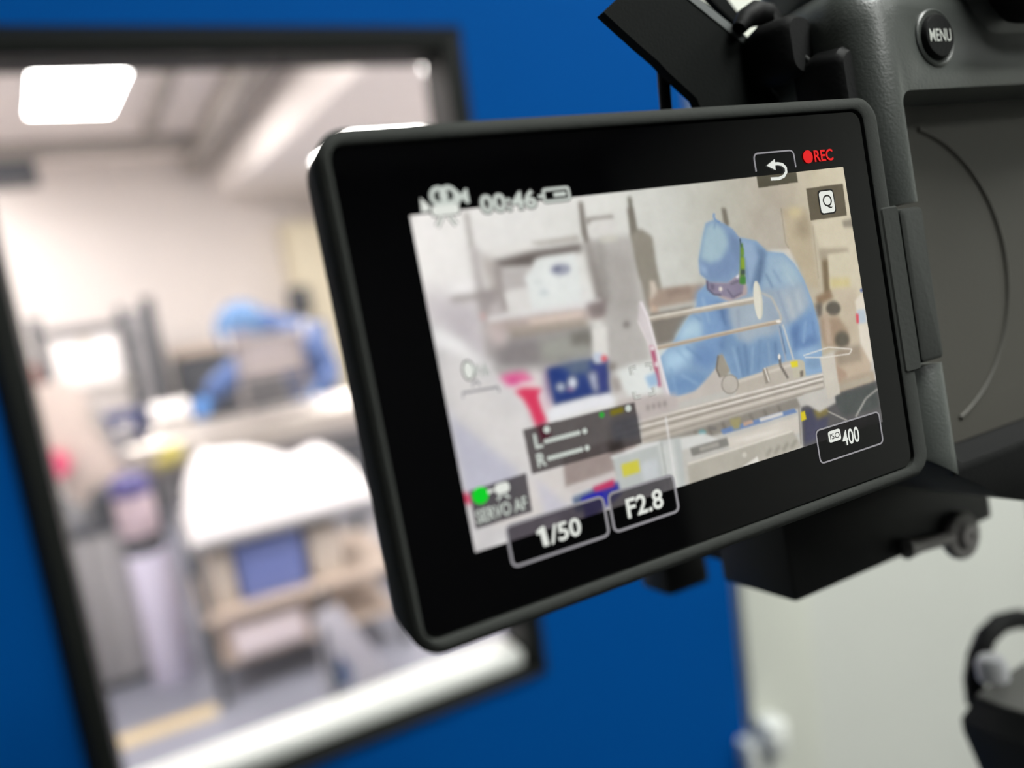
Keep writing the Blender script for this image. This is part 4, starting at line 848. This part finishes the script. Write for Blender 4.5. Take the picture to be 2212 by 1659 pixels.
def thing(name, label, cat, x, y, z=0.0, rz=0.0, group=None): return tag(empty(name, (x, y, z), rz), label, cat, group)

# far wall fittings
x0, x1, z0, z1 = span(618, 480, 760, 700, 7.25)
t = thing('wall_cabinet', 'tall cream cabinet against the far laboratory wall behind the worker', 'cabinet', (x0 + x1) / 2, 6.95)
hw = (x1 - x0) / 2
box('carcass', (-hw, -0.0, 0.0), (hw, 0.345, z1), m_cream, t, 0.004)
box('door', (-hw + 0.01, -0.02, 0.12), (hw - 0.01, -0.001, z1 - 0.02), m_cream, t, 0.003)
p = at(645, 650, 6.9)
t2 = tag(box('wall_telephone', (p.x - 0.09, 6.84, p.z - 0.13), (p.x + 0.09, 6.929, p.z + 0.12), m_dark, None, 0.02), 'dark grey unit fixed to the cream cabinet', 'telephone')
# ceiling fittings
for (xa, ya), (xb, yb), wd, lab in (((-0.62, 6.35), (-0.22, 6.35), 0.16, 'dark projector housing hung under the laboratory ceiling left of the panel light'),):
    t = thing('ceiling_projector', lab, 'projector', (xa + xb) / 2, ya, LZ)
    box('housing', (-0.21, -0.18, -0.24), (0.20, 0.18, -0.10), m_dark, t, 0.02); tube('bracket', [(0, 0, -0.11), (0, 0, -0.001)], 0.02, m_dark, t); lathe('lens', [(0, 0), (0.04, 0), (0.04, 0.03), (0, 0.03)], m_dark, t, base=(0.05, -0.18, -0.17), axis=(0, -1, 0))
def duct(name, a, b, w, h, m, lab, drop=0.002):
    A, B = Vector((a[0], a[1], 0)), Vector((b[0], b[1], 0)); d = (B - A); L = d.length; t = thing(name, lab, 'duct', A.x, A.y, LZ, math.atan2(d.y, d.x))
    box('duct_shell', (0, -w / 2, -h - drop), (L, w / 2, -drop), m, t, 0.01)
    for k in range(3): box('duct_flange', (L * (k + 0.5) / 3 - 0.012, -w / 2 - 0.012, -h - 0.012 - drop), (L * (k + 0.5) / 3 + 0.012, w / 2 + 0.012, -0.0 - drop), m, t, 0.002)
m_duct = mat('grey_duct_sheet', (158, 152, 146), 0.6)
duct('air_duct', (0.86, 3.6), (0.86, 7.2), 0.14, 0.14, m_duct, 'grey air duct along the laboratory ceiling beside the soffit')
duct('cable_tray', (0.52, 3.6), (0.48, 6.0), 0.07, 0.05, m_duct, 'narrow grey cable tray on the laboratory ceiling next to the panel light')
duct('cross_duct', (-1.2, 6.2), (0.78, 6.2), 0.13, 0.10, m_duct, 'grey duct running across the laboratory ceiling near the far wall')

# rack with a white carton, far left
Y = 5.7; x0, x1, z0, z1 = span(70, 660, 285, 850, Y); hw = (x1 - x0) / 2; rk = thing('equipment_rack', 'grey posted rack holding a white carton at the far left', 'rack', (x0 + x1) / 2, Y)
for sx in (-1, 1):
    for yy_ in (0.02, 0.5): box('post', (sx * (hw - 0.02) - 0.02, yy_ - 0.02, 0.0), (sx * (hw - 0.02) + 0.02, yy_ + 0.02, at(180, 690, Y).z + 0.05), m_dark, rk, 0.003)
zs = at(180, 835, Y).z
box('shelf', (-hw, 0.0, zs - 0.05), (hw, 0.52, zs), m_steel, rk, 0.003); box('top_shelf', (-hw, 0.0, at(180, 720, Y).z), (hw, 0.52, at(180, 706, Y).z), m_dark, rk, 0.003); box('low_shelf', (-hw, 0.0, 0.35), (hw, 0.52, 0.39), m_steel, rk, 0.003)
x0, x1, z0, z1 = span(118, 728, 262, 830, Y)
cb = thing('carton', 'bright white carton on the rack shelf', 'carton', (x0 + x1) / 2, Y + 0.22, zs); box('carton_box', (-(x1 - x0) / 2, -0.19, 0.0), ((x1 - x0) / 2, 0.19, z1 - zs), m_carton, cb, 0.006); box('tape', (-0.03, -0.192, z1 - zs - 0.09), (0.03, 0.192, z1 - zs + 0.0015), mat('carton_tape', (214, 204, 190), 0.4), cb)
p = at(90, 812, 5.3)
tag(lathe('copper_roll', [(0, 0), (0.03, 0), (0.03, 0.03), (0.085, 0.03), (0.085, 0.36), (0.03, 0.36), (0.03, 0.39), (0, 0.39)], m_salmon, None, base=(p.x - 0.42, 5.9, zs + 0.087), axis=(1, 0, 0)), 'copper coloured foil roll lying at the end of the rack shelf', 'roll')
# grey tower
Y = 6.3; x0, x1, z0, z1 = span(268, 668, 350, 880, Y); tw = thing('machine_tower', 'tall grey machine tower between the rack and the worker', 'machine', (x0 + x1) / 2, Y); hw = (x1 - x0) / 2
box('tower_body', (-hw, 0.0, 0.0), (hw - 0.07, 0.5, z1), m_greycab, tw, 0.008); box('tower_post', (hw - 0.068, 0.0, 0.0), (hw + 0.02, 0.1, z1 + 0.08), m_dark, tw, 0.004); lathe('tower_knob', [(0, 0), (0.025, 0), (0.022, 0.03), (0, 0.03)], m_dark, tw, base=(-0.05, 0, z1 - 0.2), axis=(0, -1, 0))
# beige board behind the worker's arm
Y = 6.4; x0, x1, z0, z1 = span(378, 750, 500, 850, Y); bb = thing('back_bench', 'beige back bench against the far wall behind the worker', 'bench', (x0 + x1) / 2, Y); hw = (x1 - x0) / 2
box('bench_top', (-hw, 0, z1 - 0.05), (hw + 0.5, 0.6, z1), m_beige, bb, 0.004); box('bench_front', (-hw + 0.02, 0.05, 0.08), (hw + 0.48, 0.58, z1 - 0.055), m_dark, bb, 0.004); box('bench_plinth', (-hw + 0.06, 0.1, 0.0), (hw + 0.44, 0.55, 0.08), m_dark, bb)

# roller bench in front of the worker
Y = 4.35; zt = at(480, 926, Y).z; xl, xr = at(215, 955, Y).x, at(760, 850, Y).x
rb = thing('roller_bench', 'long steel roller bench in front of the worker in blue', 'bench', (xl + xr) / 2, Y); hw = (xr - xl) / 2
for k, yy_ in enumerate((0.0, 0.09, 0.18, 0.27)): tube('roller', [(-hw, yy_, zt - 0.03 + 0.008 * k), (hw + 0.3, yy_, zt - 0.03 + 0.008 * k)], 0.032, m_steel, rb, 16)
box('front_rail', (-hw, -0.07, zt - 0.14), (hw + 0.3, -0.035, zt - 0.05), m_steel, rb, 0.006); box('bench_tray', (-hw + 0.05, -0.02, zt - 0.2), (hw + 0.3, 0.42, zt - 0.12), m_greycab, rb, 0.006)
box('under_box', (-0.15, 0.0, 0.25), (hw + 0.28, 0.4, zt - 0.21), m_dark, rb, 0.01)
for sx in (-hw + 0.08, hw + 0.22):
    for yy_ in (0.02, 0.36): box('leg', (sx - 0.025, yy_ - 0.025, 0), (sx + 0.025, yy_ + 0.025, zt - 0.19), m_steel, rb, 0.003)
# clear guard over the bench: two end plates, rods, tinted sheet
x0, x1, z0, z1 = span(512, 735, 655, 830, 4.45); g = thing('clear_guard', 'hazy clear guard with two rods standing on the roller bench before the worker', 'guard', (x0 + x1) / 2, 4.45, zt + 0.03); hw = (x1 - x0) / 2; m_acr = clear('hazy_acrylic', (196, 186, 184), 0.72)
box('guard_sheet', (-hw, 0, at(580, 812, 4.45).z - zt - 0.03), (hw, 0.006, z1 - zt), m_acr, g); tube('rod', [(-hw - 0.03, -0.02, z1 - zt), (hw + 0.03, -0.02, z1 - zt)], 0.014, m_steel, g); tube('rod', [(-hw - 0.03, -0.03, 0.11), (hw + 0.03, -0.03, 0.11)], 0.009, m_steel, g)
for sx in (-1, 1): lathe('end_disc', [(0, 0), (0.05, 0), (0.05, 0.008), (0, 0.008)], m_carton, g, base=(sx * (hw + 0.03), -0.02, z1 - zt), axis=(sx, 0, 0)); box('end_plate', (sx * hw - 0.004, -0.05, 0.0), (sx * hw + 0.004, 0.05, z1 - zt + 0.02), m_acr, g)
# things on the bench
x0, x1, z0, z1 = span(212, 848, 308, 900, 4.4)
nb = thing('navy_carton', 'small navy blue carton at the left end of the roller bench', 'carton', (x0 + x1) / 2, 4.52, zt + 0.033); hx = (x1 - x0) / 2; box('carton_box', (-hx, -0.1, 0), (hx, 0.1, 0.12), m_navy, nb, 0.004); box('carton_flap', (-hx + 0.01, -0.09, 0.121), (hx - 0.01, 0.09, 0.126), m_navy, nb); box('label', (-hx * 0.4, -0.103, 0.03), (hx * 0.3, -0.1005, 0.08), m_carton, nb)
x0, x1, z0, z1 = span(322, 852, 410, 900, 4.4)
tag(lathe('paper_roll', [(0, 0), (0.02, 0), (0.02, 0.004), (0.065, 0.004), (0.068, 0.01), (0.068, x1 - x0 - 0.01), (0.065, x1 - x0), (0, x1 - x0)], m_carton, None, base=(x0, 4.5, zt + 0.105), axis=(1, 0, 0)), 'white paper roll lying on the roller bench beside the navy carton', 'roll')
p = at(345, 905, 4.25); tag(box('yellow_tag', (p.x - 0.06, 4.266, zt - 0.12), (p.x + 0.04, 4.2802, zt - 0.06), m_yellow, None, 0.003), 'pale yellow warning tag on the front rail of the roller bench', 'tag', None)
p = at(372, 978, 4.2); yt = thing('yellow_block', 'small ochre block hung low on the left leg of the roller bench', 'block', p.x, 4.215, p.z); box('block', (-0.05, -0.02, -0.04), (0.05, 0.03, 0.04), m_yellow, yt, 0.006); tube('hook', [(0, 0.01, 0.035), (0, 0.02, zt - 0.07 - p.z), (0, 0.072, zt - 0.045 - p.z)], 0.004, m_steel, yt)

# ------------------------------------------------------------------ the worker
def person():
    r = thing('person', 'person in a blue hooded cleanroom suit bending over the roller bench', 'person', at(640, 800, 5.05).x, 5.05)
    ox = r.location.x
    def q(px, py, Y, dz=0): p = at(px, py, Y); return (p.x - ox, Y - 5.05, p.z + dz)
    J = {}; V = []; E = []; Rr = []
    def add(n, co, rad, par=None):
        J[n] = len(V); V.append(co); Rr.append(rad)
        if par: E.append((J[par], J[n]))
    hip = q(705, 930, 5.2)
    add('pelvis', hip, 0.16); add('waist', q(690, 850, 5.15), 0.155, 'pelvis'); add('chest', q(650, 765, 5.08), 0.185, 'waist'); add('upper', q(618, 722, 5.04), 0.15, 'chest'); add('neck', q(575, 705, 4.98), 0.085, 'upper'); add('headbase', q(548, 708, 4.94), 0.08, 'neck')
    add('shl', q(590, 745, 4.90), 0.09, 'upper'); add('ell', q(512, 800, 4.74), 0.075, 'shl'); add('ell2', q(480, 826, 4.66), 0.07, 'ell'); add('wrl', q(452, 858, 4.58), 0.055, 'ell2')
    add('shr', q(672, 722, 5.16), 0.10, 'upper'); add('elr', q(715, 815, 5.0), 0.08, 'shr'); add('wrr', q(690, 838, 4.74), 0.055, 'elr')
    for s, dx in (('a', -0.11), ('b', 0.11)):
        add('hip' + s, (hip[0] + dx, hip[1] + 0.02, hip[2] - 0.08), 0.12, 'pelvis'); add('kn' + s, (hip[0] + dx * 1.1, hip[1] - 0.02, 0.47), 0.085, 'hip' + s); add('an' + s, (hip[0] + dx * 1.2, hip[1] + 0.04, 0.09), 0.06, 'kn' + s); add('toe' + s, (hip[0] + dx * 1.3, hip[1] - 0.13, 0.045), 0.045, 'an' + s)
    me = bpy.data.meshes.new('suit'); me.from_pydata(V, E, []); o = link('cleanroom_suit', me, m_suit, None)
    md = o.modifiers.new('s', 'SKIN')
    for i, sv in enumerate(me.skin_vertices[0].data): sv.radius = (Rr[i], Rr[i]); sv.use_root = (i == 0)
    sb = o.modifiers.new('d', 'SUBSURF'); sb.levels = 2; sb.render_levels = 2
    apply_mods(o, 80); o.data.materials.clear(); o.data.materials.append(m_suit); o.parent = r
    # head bent forward and down towards the left
    hc = Vector(q(518, 705, 4.90)); ax = Vector((-0.62, -0.35, -0.55)).normalized()
    def blob(name, c, sx, sy, sz, m, par, ax_=None):
        bm = bmesh.new(); bmesh.ops.create_uvsphere(bm, u_segments=24, v_segments=16, radius=1.0); bmesh.ops.scale(bm, vec=(sx, sy, sz), verts=bm.verts)
        if ax_ is not None: bmesh.ops.rotate(bm, cent=(0, 0, 0), matrix=Vector((0, 0, 1)).rotation_difference(ax_).to_matrix(), verts=bm.verts)
        bmesh.ops.translate(bm, vec=c, verts=bm.verts); return fin(name, bm, m, par, 60)
    blob('hood', hc, 0.135, 0.135, 0.155, m_hood, r, ax); face = blob('face', hc + Vector((-0.02, -0.085, -0.07)), 0.075, 0.06, 0.085, m_skin, r)
    blob('hood_drape', hc + Vector((0.12, 0.06, -0.03)), 0.15, 0.13, 0.11, m_suit, r)
    box('goggles', hc + Vector((-0.085, -0.155, -0.085)), hc + Vector((0.05, -0.10, -0.03)), m_mask, face, 0.02); box('mask', hc + Vector((-0.06, -0.15, -0.15)), hc + Vector((0.03, -0.09, -0.085)), m_hood, face, 0.02)
    box('goggle_strap', hc + Vector((0.02, -0.138, -0.07)), hc + Vector((0.045, 0.02, -0.04)), mat('green_goggle_strap', (110, 150, 60), 0.6), face, 0.004)
    # gloved hands with palm, fingers and thumb
    for wr, dirv in ((Vector(V[J['wrl']]), Vector((-0.5, -0.55, -0.45))), (Vector(V[J['wrr']]), Vector((-0.7, -0.5, -0.35)))):
        d = dirv.normalized(); sd = d.cross(Vector((0, 0, 1))).normalized(); up_ = sd.cross(d)
        hv = [wr + d * 0.01, wr + d * 0.07]; he = [(0, 1)]; hr = [0.035, 0.036]
        for k, ln in enumerate((0.060, 0.07, 0.066, 0.052)):
            b = wr + d * 0.085 + sd * (0.03 - 0.02 * k); i = len(hv); hv += [b, b + d * ln * 0.5 - up_ * 0.008, b + d * ln * 0.85 - up_ * 0.03]; hr += [0.010, 0.009, 0.008]; he += [(1, i), (i, i + 1), (i + 1, i + 2)]
        b = wr + d * 0.04 + sd * 0.042; i = len(hv); hv += [b, b + d * 0.03 + sd * 0.018, b + d * 0.055 + sd * 0.018 - up_ * 0.012]; hr += [0.012, 0.010, 0.008]; he += [(0, i), (i, i + 1), (i + 1, i + 2)]
        hm = bpy.data.meshes.new('glove'); hm.from_pydata(hv, he, []); ho = link('glove', hm, None); ho.modifiers.new('s', 'SKIN')
        for i, sv in enumerate(hm.skin_vertices[0].data): sv.radius = (hr[i], hr[i]); sv.use_root = (i == 0)
        sb = ho.modifiers.new('d', 'SUBSURF'); sb.levels = 1; sb.render_levels = 1; apply_mods(ho, 80); ho.data.materials.clear(); ho.data.materials.append(mat('blue_glove', (78, 138, 206), 0.5)); ho.parent = r
person()

# ------------------------------------------------------------------ nearer things at the left
Y = 3.45; x0, x1, z0, z1 = span(95, 1150, 345, 1485, Y); hw = (x1 - x0) / 2
cbn = thing('floor_cabinet', 'low grey floor cabinet with dark worktop at the lower left', 'cabinet', (x0 + x1) / 2, Y)
box('carcass', (-hw, 0.005, z0), (hw, 0.6, z1), m_greycab, cbn, 0.004); box('door', (-hw + 0.01, -0.014, z0 + 0.01), (-0.003, 0.004, z1 - 0.01), m_greycab, cbn, 0.003); box('door', (0.003, -0.014, z0 + 0.01), (hw - 0.01, 0.004, z1 - 0.01), m_greycab, cbn, 0.003)
box('plinth', (-hw + 0.03, 0.03, 0.0), (hw - 0.03, 0.57, z0), m_dark, cbn); box('worktop', (-hw - 0.01, -0.02, z1), (hw + 0.01, 0.62, z1 + 0.045), m_dark, cbn, 0.004)
zc = z1 + 0.045
# sloping panel standing on the cabinet, leaning back
pts = [at(x, y, 3.62) for x, y in ((20, 880), (150, 850), (205, 905), (330, 1075), (318, 1108), (170, 1120))]
sp = thing('sloping_panel', 'beige sloping machine panel leaning at the left of the roller bench', 'panel', pts[0].x, 3.62, 0)
lo = min(p.z for p in pts); pl_ = [Vector((p.x - pts[0].x, 0, p.z - lo + zc + 0.001)) for p in pts]
sz = min(p.z for p in pl_); prism('panel_slab', pl_, (0, 0.06, 0), mat('beige_panel_paint', (190, 176, 168), 0.5, noise=0.03, nscale=6), sp, 0.004)
a, b = pl_[2], pl_[3]; prism('panel_edge', [a + Vector((0, -0.01, 0.012)), b + Vector((0, -0.01, 0.012)), b + Vector((-0.03, -0.01, -0.02)), a + Vector((-0.03, -0.01, -0.02))], (0, 0.008, 0), m_steel, sp, 0.001)
p = at(118, 1012, 3.5); ptp = tag(lathe('pink_tape_roll', [(0.025, 0), (0.05, 0), (0.052, 0.003), (0.052, 0.047), (0.05, 0.05), (0.025, 0.05)], m_pink, None, base=(p.x, 3.569, p.z), axis=(0, 1, 0.0)), 'pink tape roll hung on the beige sloping panel at the left', 'tape')
x0, x1, z0, z1 = span(205, 1070, 300, 1120, 3.5); cl_ = thing('motor_unit', 'small grey motor unit on the dark worktop', 'motor', (x0 + x1) / 2, 3.56, zc); box('motor_body', (-0.09, -0.05, 0.0), (0.09, 0.05, 0.1), m_dark, cl_, 0.012); lathe('motor_cap', [(0, 0), (0.035, 0), (0.03, 0.03), (0, 0.03)], m_greycab, cl_, base=(0, 0, 0.1))
# wrapped drum stack
Y = 3.3; pb = at(372, 1505, Y); stx = at(345, 1300, Y).x
ds = thing('drum_stack', 'tall lavender wrapped roll topped by a mauve drum and purple cap', 'roll', stx, Y + 0.1)
za, zb, zc2, zd, ze = [at(x, y, Y).z for x, y in ((352, 1195), (345, 1170), (340, 1130), (325, 1060), (315, 1015))]
lathe('wrapped_roll', [(0, 0.0), (0.075, 0.0), (0.08, 0.01), (0.078, za * 0.5), (0.082, za - 0.01), (0.075, za), (0, za)], m_lav, ds); lathe('dark_collar', [(0, 0), (0.07, 0), (0.075, 0.01), (0.075, zb - za + 0.02), (0, zb - za + 0.022)], m_dark, ds, base=(-0.01, 0, za))
lathe('mauve_drum', [(0, 0), (0.07, 0), (0.075, 0.01), (0.07, zd - zb - 0.05), (0.06, zd - zb - 0.04), (0, zd - zb - 0.039)], m_mauve, ds, base=(-0.015, 0, zb + 0.024)); lathe('purple_cap', [(0, 0), (0.075, 0), (0.08, 0.012), (0.07, 0.06), (0.03, 0.08), (0, 0.082)], m_purple, ds, base=(-0.018, 0, zd - 0.014))
# utility cart
Y = 3.0; xl, xr = at(430, 1300, Y).x, at(860, 1180, Y).x; hw = (xr - xl) / 2; dp = 0.55
zt1, zt2, zt3 = at(620, 1125, Y).z, at(620, 1285, Y).z, 0.16
ct = thing('utility_cart', 'grey utility cart with beige shelf and white sheet on top', 'cart', (xl + xr) / 2, Y)
box('top_deck', (-hw, 0, zt1 - 0.03), (hw, dp, zt1), m_greycab, ct, 0.004); box('middle_shelf', (-hw, 0, zt2 - 0.035), (hw, dp, zt2), m_beige, ct, 0.004); box('lower_shelf', (-hw + 0.03, 0.02, zt3 - 0.02), (hw - 0.03, dp - 0.02, zt3), m_beige, ct, 0.004)
for sx in (-1, 1):
    for yy_ in (0.025, dp - 0.025):
        box('post', (sx * (hw - 0.02) - 0.016, yy_ - 0.016, 0.07), (sx * (hw - 0.02) + 0.016, yy_ + 0.016, zt1 - 0.031), m_dark, ct, 0.002); lathe('caster', [(0, 0), (0.034, 0.0), (0.036, 0.006), (0.036, 0.02), (0.034, 0.026), (0, 0.026)], m_dark, ct, base=(sx * (hw - 0.02) - 0.013, yy_, 0.036), axis=(1, 0, 0))
# white sheet heap on the cart
def heap():
    x0, x1 = at(392, 1040, Y).x - (xl + xr) / 2, at(800, 1000, Y).x - (xl + xr) / 2; n, k = 30, 14; bm = bmesh.new(); G = []
    hmax = at(560, 958, Y + 0.2).z - zt1
    for i in range(n + 1):
        row = []
        for j in range(k + 1):
            s, tt = i / n, j / k; x = x0 + (x1 - x0) * s; y = 0.02 + 0.5 * tt
            e = min(1, 6 * s, 6 * (1 - s)) ** 0.5 * min(1, 5 * tt + 0.15, 5 * (1 - tt) + 0.15) ** 0.5
            prof = 0.86 + 0.14 * math.sin(6 * s + 1) - (0.18 if s > 0.55 else 0.0) * min(1, (s - 0.55) * 8 if s > 0.55 else 0)
            row.append(bm.verts.new((x, y, 0.004 + hmax * e * prof * (0.97 + 0.04 * math.sin(17 * s + 9 * tt)))))
        G.append(row)
    for i in range(n):
        for j in range(k): bm.faces.new((G[i][j], G[i + 1][j], G[i + 1][j + 1], G[i][j + 1]))
    rim = [G[i][0] for i in range(n + 1)] + [G[n][j] for j in range(1, k + 1)] + [G[i][k] for i in range(n - 1, -1, -1)] + [G[0][j] for j in range(k - 1, 0, -1)]
    low = [bm.verts.new((v.co.x, v.co.y, 0.0)) for v in rim]; m_ = len(rim)
    for i in range(m_): bm.faces.new((rim[i], low[i], low[(i + 1) % m_], rim[(i + 1) % m_]))
    bm.faces.new(low)
    o = fin('plastic_sheet', bm, m_cloth, None, 60); o.location = ((xl + xr) / 2, Y, zt1 + 0.001); return tag(o, 'bright white plastic sheet heaped on top of the utility cart', 'sheet')
heap()
def crate(name, x0, y0, x1, y1, zb, m, lab, cat, yd=0.05, dep=0.3):
    a, b, c_, d_ = span(x0, y0, x1, y1, Y + yd); t = thing(name, lab, cat, (a + b) / 2, Y + yd, zb); w = (b - a) / 2; h = max(0.04, d_ - zb)
    box('box_body', (-w, 0, 0), (w, dep, h), m, t, 0.006); box('box_lid', (-w - 0.004, -0.004, h + 0.0005), (w + 0.004, dep + 0.004, h + 0.014), m, t, 0.003); return t
crate('blue_tray', 512, 1172, 660, 1262, zt2 + 0.001, m_tray, 'periwinkle blue tray box on the middle shelf of the cart', 'box')
crate('cream_box', 452, 1205, 505, 1275, zt2 + 0.001, mat('cream_carton', (206, 194, 180), 0.6), 'cream box left of the blue tray on the cart shelf', 'box')
crate('cream_box', 672, 1150, 742, 1235, zt2 + 0.001, mat('cream_carton', (206, 194, 180), 0.6), 'cream box right of the blue tray on the cart shelf', 'box')
crate('grey_bin', 520, 1345, 678, 1540, zt3 + 0.001, mat('mauve_bin_plastic', (232, 220, 222), 0.5), 'mauve grey bin on the lower shelf of the cart', 'bin', 0.012, 0.36)
# dark teal machine and leaning panel at the right of the cart
Y2 = 3.75; x0, x1, z0, z1 = span(700, 1180, 1000, 1400, Y2); hw = (x1 - x0) / 2; dm = thing('teal_machine', 'dark teal machine housing behind the cart partly hidden by the camera display', 'machine', (x0 + x1) / 2, Y2); box('machine_housing', (-hw, 0, 0.08), (hw, 0.5, z1), m_teal, dm, 0.02); box('machine_plinth', (-hw + 0.05, 0.05, 0), (hw - 0.05, 0.45, 0.08), m_dark, dm); box('machine_top', (-hw - 0.01, -0.01, z1 + 0.001), (hw + 0.01, 0.51, z1 + 0.03), m_greycab, dm, 0.004)
pts = [at(x, y, 2.72) for x, y in ((680, 1335), (735, 1310), (865, 1475), (770, 1560), (720, 1560))]; lo = min(p.z for p in pts)
lpn = thing('leaning_panel', 'pale grey triangular panel with a blue mark leaning before the cart', 'panel', pts[2].x, 2.72, 0)
P_ = [Vector((p.x - pts[2].x, 0, p.z - (lo if False else 0))) for p in pts]; P_[3].z = 0.0; P_[4].z = 0.0
prism('panel_slab', P_, (0, 0.03, 0), mat('pale_panel', (178, 176, 184), 0.5), lpn, 0.003); cp = at(742, 1455, 2.71)
flatp = [Vector((cp.x - pts[2].x + dx, -0.004, cp.z + dz)) for dx, dz in ((0, 0.07), (0.035, -0.01), (0.02, -0.055), (-0.02, -0.055), (-0.035, -0.01))]; prism('blue_mark', flatp, (0, 0.003, 0), mat('blue_mark_print', (34, 68, 120), 0.5), lpn)
# hose in front of the cart
tube('hose', [(-0.20, 0.04, 0.42), (-0.23, 0.03, 0.36), (-0.245, 0.0, 0.25), (-0.24, -0.03, 0.12), (-0.235, -0.04, 0.025)], 0.014, m_dark, lpn)
# floor tape
q0, q1 = on(232, 1612, 0), on(460, 1545, 0)
tag(box('floor_tape', (q0.x - 0.6, 2.97, 0.0002), (q1.x + 0.02, 3.06, 0.0015), m_line), 'ochre tape line stuck on the laboratory floor before the cabinet', 'tape')
